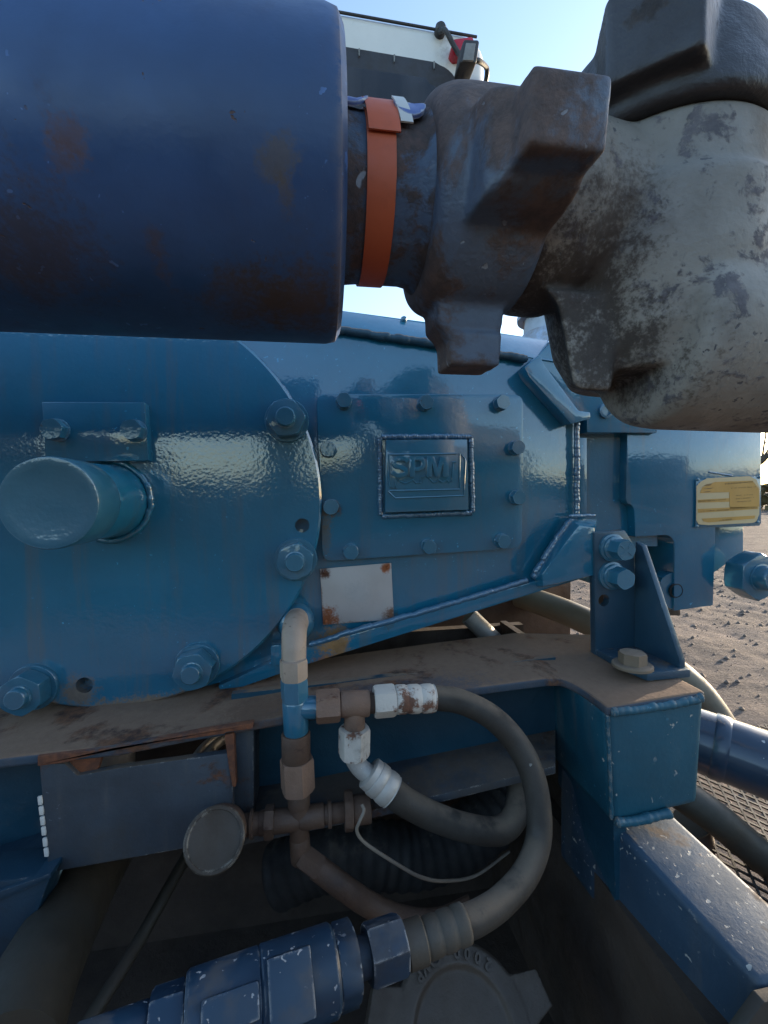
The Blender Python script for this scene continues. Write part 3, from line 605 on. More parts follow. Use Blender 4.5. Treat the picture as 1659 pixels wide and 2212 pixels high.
part('printed_lines', mb, M['ink'], dpl)
mb = MB()
for k, (x, y, a_, b_) in enumerate(((420, 350, 95, 34), (430, 425, 110, 18), (400, 492, 90, 14))):
    mb.poly([DP(x-a_, y+b_*.6), DP(x-a_*.3, y-b_*.4), DP(x+a_, y-b_), DP(x+a_*.4, y+b_*.5)], YF-.0053, .0002)
part('printed_emblem', mb, M['ink'], dpl)
for x, y in ((205, 240), (1480, 190), (1450, 1120), (185, 1210)):
    mb = MB(); mb.lathe(P(*DP(x, y), YF-.004), (0, -1, 0), [(.0032, 0), (.0028, .0012), (.001, .0018)], 10); part('rivet', mb, M['bolt'], dpl)
mb = MB(); mb.weld([P(*DP(420, 85), YF), P(*DP(930, 165), YF)], .0022, .006, 31); part('paint_run', mb, M['weldm'], pump)
stud_nut(P(1601, 1239, YF), .0475, .001, .040, .0235, .48, M['bolt'], pump, washer=.8, hs=.026)
# socket nut in the notch behind the bracket
c = P(1432, 1268, .80)
mb = MB(); mb.hexa(c, (0, -1, 0), .040, .03, .3); o = part('gland_nut', mb, M['bolt'], pump)
mb = MB(); mb.lathe(c+Vector((0, -.03, 0)), (0, -1, 0), [(.014, 0), (.0155, .004), (.0125, .006), (.0115, .001), (.010, -.015)], 20); part('gland_socket', mb, M['dark'], o)
# welded lug
fr = [P(1250, 1134, .705), P(1284, 1140, .705), P(1284, 1243, .705), P(1173, 1267, .705), P(1171, 1241, .705)]
bk = [P(1226, 1117, .752), P(1290, 1122, .752), P(1290, 1240, .752), P(1152, 1268, .752), P(1148, 1250, .752)]
mb = MB(); mb.loft(fr, bk); part('lug', mb, M['pump'], pump, .002)
mb = MB(); mb.weld([P(1236, 1122, .735), P(1200, 1170, .738), P(1150, 1250, .738)], .0085, .009, 18); part('weld_bead', mb, M['weldm'], pump)
mb = MB(); mb.weld([P(1228, 1115, .735), P(1285, 1113, .74)], .004, .009, 19); part('weld_bead', mb, M['weldm'], pump)
# blue boss that carries the drain elbow
mb = MB(); mb.lathe(P(640, 1340, .75), (0, -1, 0), [(.030, -.01), (.030, .02), (.024, .03), (.02, .034)], 28); part('drain_boss', mb, M['bolt'], pump)
mb = MB(); mb.poly([(584, 1395), (608, 1392), (612, 1437), (585, 1440)], .725, .03); part('drain_tab', mb, M['pump'], pump, .003)
#==BRACKET==
# ------------------------------------------------------------------ mounting bracket
br = thing('mounting_bracket', P(1340, 1425, .64), 'dark blue gusseted bracket bolted between pump lug and box post', 'bracket')
mb = MB(); mb.poly([(1284, 1150), (1350, 1145), (1372, 1180), (1374, 1425), (1287, 1428)], .70, .016)
cut = MB(); cut.lathe(P(1321, 1303, .68), (0, 1, 0), [(S(14.5, .7), 0), (S(14.5, .7), .05)], 24)
me = evaluated(mb.mesh('u', bevel=.0025), [('BOOLEAN', dict(operation='DIFFERENCE', object=cut.mesh('cut'), solver='EXACT'))], 'upright_plate'); smooth(shift(me, BASE[br.name]), 35)
raw('upright_plate', me, M['bracket'], br, BASE[br.name])
zb = P(1287, 1420, .70).z+.015
g0 = P(1372, 1170, .70); xg = g0.x
prof = [(xg, .70, g0.z), (xg, .684, P(1389, 1178, .684).z), (xg, .6, zb+.012), (xg, .6, zb-.001), (xg, .70, zb-.001)]
mb = MB(); mb.prism(prof, (.0105, 0, 0)); part('gusset', mb, M['bracket'], br, .0022)
x0 = P(1287, 1420, .70).x
mb = MB(); mb.prism([(x0, .70, zb), (x0+.004, .622, zb), (x0+.012, .592, zb), (xg+.0125, .592, zb), (xg+.0125, .70, zb)], (0, 0, -.013)); part('base_plate', mb, M['bracket'], br, .003)
for (u, v, mk) in ((1321, 1183, 1), (1320, 1243, 0)):
    b_ = P(u, v, .70); m1 = MB(); m1.hexa(b_+Vector((0, -.012, 0)), (0, -1, 0), .0185, .026, .15 if mk else .4, both=False); bo = part('bracket_bolt', m1, M['bolt'], br)
    m2 = MB(); m2.lathe(b_, (0, -1, 0), [(.0245, -.001), (.0245, .005), (.021, .006), (.021, .0115), (.0195, .0125)], 32); part('washer', m2, M['bolt'], bo)
    if mk:
        for a_ in (40, 55, 140, 220, 320):
            d_ = Vector((math.cos(rad(a_)), 0, math.sin(rad(a_)))); c_ = b_+Vector((0, -.0382, 0))+d_*.0095
            m3 = MB(); m3.box(c_, d_*.0042, Vector((0, .0006, 0)), Vector((-d_.z, 0, d_.x))*.0008); part('head_mark', m3, M['bolt'], bo)
ab = PZ(1366, 1440, zb)
m1 = MB(); m1.hexa(ab+Vector((0, 0, .006)), (0, 0, 1), .0205, .017, .3, both=False); bo = part('anchor_bolt', m1, M['tanbolt'], br, label='dusty tan anchor bolt')
m2 = MB(); m2.lathe(ab, (0, 0, 1), [(.0295, 0), (.0295, .004), (.027, .006)], 32); part('washer', m2, M['tanbolt'], bo)
#==SKID==
# ------------------------------------------------------------------ skid frame
sk = thing('skid_frame', P(700, 1700, .7), 'dusty dark blue steel skid beam with box post and chipped brace', 'skid frame')
fe = [(-260, 1690, .60), (0, 1638, .60), (67, 1630, .60), (253, 1612, .603), (433, 1577, .606), (547, 1558, .61), (609, 1547, .61), (1010, 1487, .625), (1132, 1471, .63), (1192, 1464, .632), (1210, 1466, .632)]
be = [(-260, 1520, .82), (0, 1500, .80), (300, 1470, .80), (547, 1450, .80), (760, 1412, .80), (950, 1386, .80), (1073, 1371, .80), (1166, 1360, .80), (1290, 1372, .79), (1300, 1376, .79)]
fp = [P(*q_) for q_ in fe]; bpnt = [P(*q_) for q_ in be]
top = fp+bpnt[::-1]
def resample(ps, us):
    xs_ = [p_.x for p_ in ps]; return [Vector((u_, float(np.interp(u_, xs_, [p_.y for p_ in ps])), float(np.interp(u_, xs_, [p_.z for p_ in ps])))) for u_ in us]
us = np.linspace(max(fp[0].x, bpnt[0].x), fp[-1].x, 42); fa = resample(fp, us); fb = resample(bpnt, us); nU = len(us); tk = Vector((0, 0, -.014))
mb = MB(); vs4 = []
for a_, b_ in zip(fa, fb): vs4 += [a_, b_, b_+tk, a_+tk]
mb.add(vs4, [(4*i+k, 4*i+4+k, 4*i+4+(k+1) % 4, 4*i+(k+1) % 4) for i in range(nU-1) for k in range(4)]+[(0, 1, 2, 3), (4*nU-1, 4*nU-2, 4*nU-3, 4*nU-4)])
def lip_mesh(i0, i1, h, t=.010):
    seg_ = fp[i0:i1+1]; m_ = MB()
    m_.loft(seg_+[q_+Vector((0, 0, -h)) for q_ in seg_[::-1]], [q_+Vector((0, t, 0)) for q_ in seg_+[r_+Vector((0, 0, -h)) for r_ in seg_[::-1]]]); return m_
dn = Vector((0, .004, -.0155))
mb = MB(); mb.poly([(80, 1633), (253, 1616), (433, 1581), (547, 1562), (547, 1575), (490, 1582), (483, 1586), (247, 1619), (140, 1648), (80, 1656)], .598, .012); part('rusty_lip', mb, M['lip'], sk, .002)
# web of the beam, set back
mb = MB(); mb.poly([(-260, 1640), (150, 1602), (150, 1920), (-260, 2010)], .68, .012); part('web_plate', mb, M['skid'], sk)
mb = MB(); mb.poly([(500, 1500), (1200, 1420), (1200, 1660), (500, 1770)], .69, .012); part('web_plate', mb, M['skid'], sk)
mb = MB(); mb.poly([(500, 1560), (548, 1552), (548, 1800), (500, 1810)], .625, .065); part('stiffener', mb, M['gusset'], sk, .002)
# lower flange (angle iron)
lo_f = [P(u, v, .60) for u, v in ((505, 1812), (853, 1740), (1128, 1674), (1200, 1655))]; lo_b = [P(u, v, .692) for u, v in ((505, 1705), (674, 1680), (1082, 1598), (1200, 1575))]
mb = MB(); mb.prism(lo_f+lo_b[::-1], (0, 0, -.012)); part('lower_flange', mb, M['gusset'], sk, .002)
# gusset plate with the slot above it
mb = MB(); mb.poly([(84, 1650), (140, 1650), (167, 1676), (253, 1660), (493, 1627), (502, 1645), (505, 1812), (397, 1834), (104, 1886)], .605, .012); part('gusset_plate', mb, M['gusset'], sk, .0025)
mb = MB(); mb.poly([(140, 1632), (225, 1620), (210, 1666), (167, 1674)], .612, .01); part('slot_cheek', mb, M['lip'], sk, .002)
mb = MB(); mb.poly([(484, 1588), (505, 1584), (510, 1700), (502, 1702), (494, 1660)], .603, .014); part('slot_post', mb, M['lip'], sk, .002)
for k, v in enumerate((1722, 1744, 1766, 1788, 1812, 1834)):
    mb = MB(); u0 = 80+(v-1722)*.12; mb.poly([(u0, v), (u0+9, v-2), (u0+11, v+8), (u0+11, v+17), (u0+2, v+18)], .6035, .003); part('peeled_paint_flake', mb, M['palewhite'], sk, .0008)
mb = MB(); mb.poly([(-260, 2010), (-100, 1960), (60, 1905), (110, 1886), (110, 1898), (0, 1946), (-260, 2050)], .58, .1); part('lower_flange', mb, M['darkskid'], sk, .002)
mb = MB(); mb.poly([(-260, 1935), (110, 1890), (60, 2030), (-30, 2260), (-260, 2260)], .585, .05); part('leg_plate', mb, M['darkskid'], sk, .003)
mb = MB(); mb.box((.33, 1.30, H-.36), (.44, 0, 0), (0, .06, 0), (0, 0, .15)); part('rear_beam', mb, M['dkbrown'], sk, .004)
# box post
xl = P(1312, 1600, .55).x; xr = P(1522, 1600, .55).x; zt = P(1400, 1528, .55).z-.004; zl = P(1320, 1782, .55).z
mb = MB(); mb.loft([P(1309, 1536, .55), P(1525, 1503, .55), P(1510, 1738, .55), P(1322, 1782, .55)], [P(1309, 1544, .55)+Vector((0, .26, 0)), P(1525, 1511, .55)+Vector((0, .26, 0)), P(1510, 1738, .55)+Vector((0, .26, 0)), P(1322, 1782, .55)+Vector((0, .26, 0))]); part('box_post', mb, M['post'], sk, .012, seg=3)
xe = Vector((.0006, 0, .0005)); A0, B0 = fa[-1]+xe, fb[-1]+xe; C0, D0 = P(1311, 1528, .548), P(1524, 1494, .548); D1 = D0+Vector((0, .25, .004)); nS = 14
def curve3(a_, b_, c_, n_): return [((1-t)**2)*a_+2*t*(1-t)*b_+t*t*c_ for t in [i/n_ for i in range(n_+1)]]
frn = curve3(A0, A0.lerp(C0, .34)+Vector((.014, .012, 0)), C0, nS//2)+[C0.lerp(D0, i/(nS//2)) for i in range(1, nS//2+1)]
bck = [B0.lerp(D1, i/nS) for i in range(nS+1)]
mb = MB(); v4 = []
for a_, b_ in list(zip(fa, fb))[:-1]+list(zip(frn, bck)): v4 += [a_, b_, b_+tk, a_+tk]
nU = len(v4)//4
mb.add(v4, [(4*i+k, 4*i+4+k, 4*i+4+(k+1) % 4, 4*i+(k+1) % 4) for i in range(nU-1) for k in range(4)]+[(0, 1, 2, 3), (4*nU-1, 4*nU-2, 4*nU-3, 4*nU-4)]); part('top_flange', mb, M['flange'], sk, .0045, seg=3)
mb = MB(); mb.weld([P(1318, 1540, .549), P(1400, 1530, .549), P(1480, 1516, .549), P(1518, 1506, .549)], .0085, .010, 23); part('weld_bead', mb, M['post'], sk)
mb = MB(); mb.weld([P(1312, 1545, .551), P(1316, 1640, .551), P(1321, 1770, .551)], .0035, .012, 24); part('weld_bead', mb, M['post'], sk)
# side wall of the post running back to the web
mb = MB(); mb.loft([P(1318, 1556, .556), P(1206, 1486, .70), P(1206, 1690, .70), P(1330, 1950, .556)], [q_+Vector((.02, 0, 0)) for q_ in (P(1318, 1556, .556), P(1206, 1486, .70), P(1206, 1690, .70), P(1330, 1950, .556))]); part('post_side', mb, M['skid'], sk)
# sloping brace toward the camera
ztb = P(1330, 1786, .55).z; a0 = P(1326, 1786, .548); a1 = P(1460, 1762, .548); b0 = P(1642, 2128, .372); b1 = P(1690, 1975, .372+.005)
d0_ = (b0-a0); d1_ = (b1-a1)
b0 = a0+d0_*1.0; b1 = a1+(b0-a0)
dnv = Vector((0, .0, -.16))
mb = MB(); bkv = Vector((0, .14, 0)); mb.loft([a0+bkv, a1+bkv, a1+dnv+bkv, a0+dnv+bkv], [b0, b1, b1+dnv, b0+dnv]); part('brace', mb, M['brace'], sk, .009, seg=3)
mb = MB(); mb.loft([b0+Vector((-.16, -.002, -.16)), b0+Vector((.2, -.002, -.16)), b0+Vector((.2, -.002, .0)), b0+Vector((-.012, -.002, .0))], [b0+Vector((-.16, -.014, -.16)), b0+Vector((.2, -.014, -.16)), b0+Vector((.2, -.014, .0)), b0+Vector((-.012, -.014, .0))]); part('foot_plate', mb, M['olive'], sk, .002)
mb = MB(); mb.weld([P(1330, 1778, .546), P(1390, 1769, .546), P(1450, 1754, .546)], .0085, .011, 26); part('weld_bead', mb, M['post'], sk)
#==TOPPIPE==
# ------------------------------------------------------------------ discharge pipe across the top
AY, AZ, KN = .38, .2407+H, .952
def axp(x): return Vector((x, AY, AZ))
pp = thing('discharge_pipe', axp(-.2), 'thick navy blue pipe section with rust scuffs crossing the top left', 'pipe')
XE = .0245
mb = MB(); prof = [(.1100, -1.1), (.1100, XE-.012), (.1082, XE-.004), (.102, XE), (.064, XE+.001), (.06, XE+.001)]; mb.lathe(axp(0), (1, 0, 0), prof, 128); part('pipe_body', mb, M['navy'], pp, sharp=25)
mb = MB(); mb.lathe(axp(0), (1, 0, 0), [(r_*KN, h_) for r_, h_ in [(.066, XE-.002), (.0635, XE+.006), (.0625, XE+.015), (.0625, .078), (.064, .085), (.070, .092), (.072, .098), (.0705, .102), (.0725, .1035), (.072, .12)]], 96); part('pipe_neck', mb, M['neck'], pp, sharp=30)
bd = thing('identity_band', axp(.052), 'orange strap with a blue and white buckle round the pipe neck', 'strap')
mb = MB(); mb.lathe(axp(.052), (1, 0, 0), [(r_*KN, h_) for r_, h_ in [(.0628, -.0105), (.0642, -.0105), (.0642, .0105), (.0628, .0105)]], 96, cap=False); part('strap', mb, M['orange'], bd, sharp=30)
# buckle on the near upper side of the strap
def ring(x, el, r): return axp(x)+Vector((0, -math.cos(rad(el))*r*KN, math.sin(rad(el))*r*KN))
def curved(x0, x1, e0, e1, r0, r1, n=8, sk_=0):
    m_ = MB(); A = []; B = []
    for i in range(n+1):
        t = i/n; e = e0+(e1-e0)*t; r_ = r0+(r1-r0)*t; A.append((ring(x0+sk_*t, e, r_), ring(x1+sk_*t, e, r_)))
    vs = []; fs = []
    for (p_, q_) in A: vs += [p_, q_]
    for (p_, q_) in A:
        c_ = axp(0); vs += [p_+(Vector((p_.x, AY, AZ))-p_).normalized()*.0012, q_+(Vector((q_.x, AY, AZ))-q_).normalized()*.0012]
    k = 2*(n+1)
    for i in range(n):
        fs += [(2*i, 2*i+1, 2*i+3, 2*i+2), (k+2*i, k+2*i+2, k+2*i+3, k+2*i+1), (2*i, 2*i+2, k+2*i+2, k+2*i), (2*i+1, k+2*i+1, k+2*i+3, 2*i+3)]
    fs += [(0, k, k+1, 1), (2*n, 2*n+1, k+2*n+1, k+2*n)]
    return m_.add(vs, fs)
part('buckle_fold', curved(.0405, .0635, 62, 12, .071, .0672, 8, .002), M['orange'], bd)
def wing(x, el, r, sx, se):
    m_ = MB(); pts = []
    for a_ in np.linspace(0, 2*math.pi, 18, endpoint=False):
        pts.append(ring(x+sx*math.cos(a_), el+se*math.sin(a_), r+.002*math.cos(a_)**2))
    nrm_ = (ring(x, el, 1)-axp(x)).normalized(); return m_.prism(pts, nrm_*-.003)
part('buckle_wing', wing(.031, 47, .069, .0135, 13), M['tagblue'], bd, .0006)
part('buckle_wing', wing(.0745, 40, .069, .012, 14), M['tagblue'], bd, .0006)
part('buckle_tail', curved(.062, .071, 48, 20, .0725, .068, 6, .004), M['palewhite'], bd)
# union nut with three hammer lugs, cast look
un = thing('union_nut', axp(.14), 'heavy blue brown hammer union nut with square lugs between pipe and elbow', 'pipe union')
mb = MB(); mb.lathe(axp(0), (1, 0, 0), [(.060, .0905), (.076, .0905), (.083, .097), (.0875, .108), (.0885, .12), (.0885, .158), (.086, .170), (.079, .178), (.055, .181)], 72)
def lug(phi, x0, x1, r1, wr, wt, skew=0, fl=1.0):
    m_ = MB(); a_ = rad(phi); d_ = Vector((0, -math.cos(a_), math.sin(a_))); t_ = Vector((0, math.sin(a_), math.cos(a_)))
    def q4(r_, w_, xa, xb, k=0): c_ = axp(0)+d_*r_+t_*k; return [c_+Vector((xa, 0, 0))-t_*w_, c_+Vector((xb, 0, 0))-t_*w_, c_+Vector((xb, 0, 0))+t_*w_, c_+Vector((xa, 0, 0))+t_*w_]
    m_.loft(q4(.05, wr*(1.05+.45*fl), x0-.010-.022*fl, x1+.002, -wr*.22*fl), q4(r1*.74, wr*.98, x0-.012, x1+.002, skew*.5)); m_.loft(q4(r1*.735, wr*.98, x0-.012, x1+.002, skew*.5), q4(r1*.82, wr*.8, x0-.003, x1+.001, skew*.5)); m_.loft(q4(r1*.795, wt*1.12, x0-.001, x1+.001, skew*.6), q4(r1, wt, x0, x1, skew)); return m_
src = [mb]
for args in ((-9, .125, .175, .145, .033, .0210, .001, .55), (-93, .116, .160, .137, .024, .0225, 0, .15), (152, .120, .160, .136, .028, .024, 0, .15)): src.append(lug(*args))
allm = MB()
for m_ in src: allm.add(m_.v, m_.f)
for q_ in allm.v: q_.z = AZ-.002+(q_.z-AZ)*.955; q_.y = AY+(q_.y-AY)*.955
me = evaluated(allm, [('REMESH', dict(mode='VOXEL', voxel_size=.0020)), ('SMOOTH', dict(factor=.65, iterations=12))], 'nut_body'); smooth(shift(me, BASE[un.name]), 60); raw('nut_body', me, M['iron'], un, BASE[un.name])
# swivel elbow
se_ = thing('swivel_elbow', axp(.33), 'worn grey cast swivel elbow with dark lobed nut at upper right', 'swivel elbow')
tau = rad(33); sa = Vector((0, math.sin(tau), math.cos(tau))); sc0 = Vector((.345, .38, .25+H))
EC = Vector((.316, .38, .25+H))
allm = MB()
allm.lathe(axp(0), (1, 0, 0), [(.060, .165), (.072, .170), (.079, .186), (.080, .212), (.074, .228), (.070, .30)], 64)
allm.lathe(EC, (0, 0, 1), [(.070, -.15), (.086, -.12), (.095, -.07), (.0975, -.02), (.0965, -.014), (.0915, -.010), (.0905, .030), (.084, .036), (.08, .06)], 96)
hub0 = Vector((.285, .355, .130+H))
allm.lathe(hub0, (1, 0, -.02), [(.060, 0), (.068, .002), (.0745, .010), (.0765, .03), (.0765, .34)], 72)
lf = ((1176, 622), (1206, 660), (1218, 722), (1238, 830), (1252, 842), (1318, 846), (1345, 640))
allm.loft([P(u, v, .335) for u, v in lf], [P(u, v, .425) for u, v in lf])
me = evaluated(allm, [('REMESH', dict(mode='VOXEL', voxel_size=.0022)), ('SMOOTH', dict(factor=.7, iterations=16))], 'elbow_body'); smooth(shift(me, BASE[se_.name]), 60); raw('elbow_body', me, M['grey'], se_, BASE[se_.name])
allm = MB(); allm.lathe(EC, (0, 0, 1), [(.080, .034), (.095, .034), (.099, .040), (.0975, .056), (.090, .085), (.083, .108), (.080, .114), (.05, .116)], 96)
for phi in (40, 165, 290):
    a_ = rad(phi); d_ = Vector((-math.sin(a_), -math.cos(a_), 0)); t_ = Vector((-math.cos(a_), math.sin(a_), 0)); zz_ = Vector((0, 0, 1))
    def q4(r_, w_, h0, h1): return [EC+d_*r_+t_*w_*s1+zz_*(h0 if s2 < 0 else h1) for s1, s2 in ((-1, -1), (1, -1), (1, 1), (-1, 1))]
    allm.loft(q4(.06, .046, .044, .112), q4(.113, .030, .050, .114))
me = evaluated(allm, [('REMESH', dict(mode='VOXEL', voxel_size=.0024)), ('SMOOTH', dict(factor=.6, iterations=8))], 'swivel_nut'); smooth(shift(me, BASE[se_.name]), 60); raw('swivel_nut', me, M['darknut'], se_, BASE[se_.name], 'dark lobed nut on top of the elbow')
#==HOSES==
# ------------------------------------------------------------------ drain fittings and hoses
YM = .60
fm = thing('fitting_manifold', P(640, 1600, YM), 'upright stack of rusty brown and blue pipe fittings below the pale elbow', 'pipe fittings')
def V2(u, v, Y=YM): return P(u, v, Y)
def stack(name, u0, v0, u1, v1, rpx, mat, hexn=False, parent=fm, Y0=YM, Y1=None, taper=1.0, rot=.2, n=28):
    a_ = P(u0, v0, Y0); b_ = P(u1, v1, Y1 if Y1 else Y0); ax_ = b_-a_; L = ax_.length; R = S(rpx, Y0); m_ = MB()
    if hexn: m_.hexa(a_, ax_, R*1.1, L, rot, .10)
    else: m_.lathe(a_, ax_, [(R*.94, 0), (R, L*.04+.0004), (R*taper, L*.96), (R*taper*.94, L)], n)
    return part(name, m_, mat, parent)
mb = MB(); mb.tube(spline([P(641, 1338, .712), P(640, 1345, .67), P(636, 1362, .632), P(635, 1395, .612), P(635, 1432, .606)], 6), [S(26, .66), S(28, .63), S(28, .6), S(27, .6), S(26, .6)], 24); part('elbow', mb, M['elbow'], fm)
stack('elbow_collar', 634, 1424, 635, 1466, 27.5, M['elbow'], True)
stack('union_nut', 635, 1466, 637, 1512, 27, M['bolt'], True)
stack('tee_body', 637, 1512, 640, 1582, 27, M['bolt'])
stack('branch_stub', 640, 1528, 684, 1528, 24, M['bolt'])
stack('adapter', 639, 1582, 640, 1640, 31, M['dkbrown'])
stack('hex_adapter', 641, 1638, 644, 1706, 34, M['brown'], True)
stack('nipple', 645, 1704, 646, 1740, 24, M['dkbrown'])
stack('cross_body', 646, 1738, 647, 1812, 21, M['dkbrown'])
stack('cross_arm', 646, 1768, 560, 1778, 24, M['dkbrown'])
stack('arm_nut', 592, 1774, 572, 1776, 30, M['dkbrown'], True)
stack('arm_nipple', 560, 1778, 520, 1783, 22, M['dkbrown'])
stack('arm_ring', 548, 1779, 541, 1780, 28, M['dkbrown'])
stack('cross_arm', 647, 1768, 700, 1760, 24, M['dkbrown'])
stack('arm_ring', 708, 1759, 716, 1758, 27, M['dkbrown'])
stack('arm_nipple', 700, 1760, 750, 1753, 20, M['dkbrown'])
stack('small_valve', 744, 1752, 762, 1750, 38, M['dkbrown'], True)
stack('small_valve_end', 762, 1750, 800, 1745, 30, M['dkbrown'])
stack('lower_elbow', 647, 1806, 650, 1858, 22, M['dkbrown'])
# horizontal tee
stack('tee_nut', 683, 1527, 734, 1523, 32, M['brown'], True)
stack('tee_run', 735, 1521, 797, 1519, 28, M['brown'])
stack('tee_neck', 797, 1519, 812, 1518, 22, M['dkbrown'])
stack('tee_branch', 766, 1530, 766, 1580, 23, M['brown'])
# hoses
h1 = thing('hydraulic_hose', P(1165, 1780, .55), 'thick dusty black hose looping from the white ferrule down to the valve', 'hose', 'hoses hanging below the pump')
def crimp(name, p_, mat, parent, us):
    a_ = P(*p_[0]); b_ = P(*p_[1]); R_ = S(p_[2], p_[0][2]); ax_ = b_-a_; L = ax_.length; pr_ = [(R_*.9, 0)]
    for k in range(us):
        f0 = k/us; pr_ += [(R_*.985, L*(f0+.10/us)), (R_*1.0, L*(f0+.25/us)), (R_*1.0, L*(f0+.72/us)), (R_*.93, L*(f0+.88/us))]
    pr_ += [(R_*.96, L*.985), (R_*.9, L)]; m_ = MB(); m_.lathe(a_, ax_, pr_, 32); return part(name, m_, mat, parent)
def ptsY(l): return [P(*q_) for q_ in l]
mb = MB(); mb.tube(spline(ptsY([(925, 1508, .60), (950, 1508, .60), (1000, 1517, .595), (1062, 1549, .585), (1112, 1600, .575), (1147, 1665, .56), (1163, 1740, .545), (1163, 1815, .53), (1137, 1885, .51), (1088, 1943, .49), (1035, 1980, .475), (985, 2000, .468)]), 8), [S(27, .6), S(27, .6), S(29, .57), S(29, .54), S(31, .5), S(34, .48)], 28); part('hose_tube', mb, M['rubber'], h1)
stack('end_nut', 808, 1516, 853, 1512, 32, M['white'], True, h1)
crimp('ferrule', ((853, 1511, .60), (939, 1508, .60), 31.5), M['white'], h1, 3)
crimp('ferrule', ((1008, 1992, .468), (915, 2030, .462), 40), M['ferr'], h1, 3)
stack('end_nut', 917, 2029, 876, 2044, 45, M['ferr'], False, h1, .462, .46)
h2 = thing('hydraulic_hose', P(960, 1780, .56), 'dusty black hose with a bent silver white end running right', 'hose', 'hoses hanging below the pump')
stack('swivel_nut', 766, 1572, 765, 1632, 32, M['white'], True, h2, .598, .598)
mb = MB(); mb.tube(spline(ptsY([(764, 1618, .598), (765, 1638, .597), (780, 1660, .594), (812, 1684, .588)]), 8), S(20, .6), 20); part('bent_end', mb, M['zinc'], h2)
stack('ferrule', 797, 1668, 808, 1678, 35, M['zinc'], False, h2, .59, .588); crimp('ferrule', ((808, 1678, .588), (848, 1712, .58), 37), M['zinc'], h2, 2)
mb = MB(); mb.tube(spline(ptsY([(840, 1705, .58), (880, 1735, .58), (940, 1765, .582), (1010, 1788, .585), (1075, 1795, .59), (1108, 1770, .60), (1120, 1725, .62), (1115, 1680, .65)]), 8), [S(31, .58), S(30, .58), S(29, .6)], 26); part('hose_tube', mb, M['rubber'], h2)
h3 = thing('hydraulic_hose', P(800, 1950, .56), 'brown muddy hose curving from the lower elbow behind the valve', 'hose', 'hoses hanging below the pump')
stack('end_fitting', 650, 1846, 690, 1876, 23, M['dkbrown'], True, h3, .598, .59)
mb = MB(); mb.tube(spline(ptsY([(684, 1872, .592), (740, 1915, .585), (800, 1955, .58), (870, 1985, .575), (950, 1990, .57), (1020, 1960, .57)]), 8), S(25, .58), 22); part('hose_tube', mb, M['dkbrown'], h3)
mb = MB(); path = spline(ptsY([(600, 1890, .80), (700, 1850, .78), (800, 1845, .77), (900, 1845, .77), (1000, 1810, .78), (1080, 1740, .80), (1110, 1660, .84)]), 24)
rs = [S(66, .77)*(1+.03*math.sin(i*1.1)) for i in range(len(path))]
mb.tube(path, rs, 28); solo('suction_hose', mb, M['rubber2'], 'fat dark ribbed hose in the shadow behind the thinner hoses', 'hose', 'hoses hanging below the pump')
mb = MB(); mb.tube(spline(ptsY([(782, 1738, .57), (786, 1752, .565), (776, 1776, .56), (771, 1796, .56), (790, 1822, .56), (850, 1862, .565), (910, 1895, .57), (965, 1903, .58), (1030, 1890, .61), (1100, 1840, .66)]), 8), [.0022, .0022, .0024, .002], 8); solo('loose_wire', mb, M['wire'], 'thin muddy wire hanging loose below the small valve', 'wire')
# canister with flat round face
cn = thing('canister', P(463, 1813, .56), 'muddy round canister with pale rim poking forward under the beam', 'canister')
c = P(480, 1795, .60); f_ = P(463, 1814, .53)
mb = MB(); L = (f_-c).length; mb.lathe(c, f_-c, [(.032, 0), (.0335, L*.5), (.0325, L*.92)], 40); part('canister_body', mb, M['dkbrown'], cn)
mb = MB(); mb.lathe(c, f_-c, [(.0325, L*.9), (.0345, L*.93), (.0345, L*.985), (.033, L), (.030, L), (0.0295, L*.985), (.01, L*.98)], 44); part('canister_lid', mb, M['can'], cn)
# blue inline valve along the bottom
iv = thing('inline_valve', P(600, 2120, .44), 'chipped navy blue inline valve with square boss lying at the bottom', 'valve')
va = P(872, 2035, .455); vb = P(250, 2262, .40); vd = (vb-va); VL = vd.length; vdir = vd.normalized()
def vpos(u):     # fraction along the axis for an image column
    lo_, hi_ = -.2, 1.3
    for _ in range(40):
        m_ = (lo_+hi_)/2; q_ = MC @ (va+vd*m_-Vector((0, 0, H))); uu = CX+F*q_.x/-q_.z
        if uu > u: lo_ = m_
        else: hi_ = m_
    return (lo_+hi_)/2
def vseg(name, u0, u1, r, hexn=False, rot=.1, taper=1, mat=None):
    a_ = va+vd*vpos(u0); b_ = va+vd*vpos(u1); L_ = (b_-a_).length; m_ = MB()
    if hexn: m_.hexa(a_, b_-a_, r*1.08, L_, rot, .08)
    else: m_.lathe(a_, b_-a_, [(r*.93, 0), (r, .003), (r*taper, L_-.003), (r*taper*.93, L_)], 40)
    return part(name, m_, mat or M['valve'], iv)
vseg('end_hex', 868, 793, .0255, True, .55); vseg('neck', 800, 752, .018); vseg('gland_ring', 766, 724, .0325, True, .2); vseg('valve_body', 722, 560, .0365)
vseg('valve_body', 566, 400, .036, False, 0, .98); vseg('tail_hex', 398, 322, .029, True, .5); vseg('tail_piece', 322, 150, .024)
side = vdir.cross(Vector((0, -.72, .69))).normalized(); upv = Vector((0, -.72, .69)); upv = (upv-vdir*upv.dot(vdir)).normalized(); side = vdir.cross(upv)
c = va+vd*((vpos(572)+vpos(664))/2); hl = (vd*(vpos(572)-vpos(664))).length/2
mb = MB(); mb.box(c+upv*.030, vdir*hl, side*.025, upv*.014); part('square_boss', mb, M['valve'], iv, .003)
c = va+vd*((vpos(430)+vpos(560))/2); mb = MB(); mb.box(c+upv*.0355, vdir*hl*1.2, side*.013, upv*.004); part('cast_badge', mb, M['valve'], iv, .003)
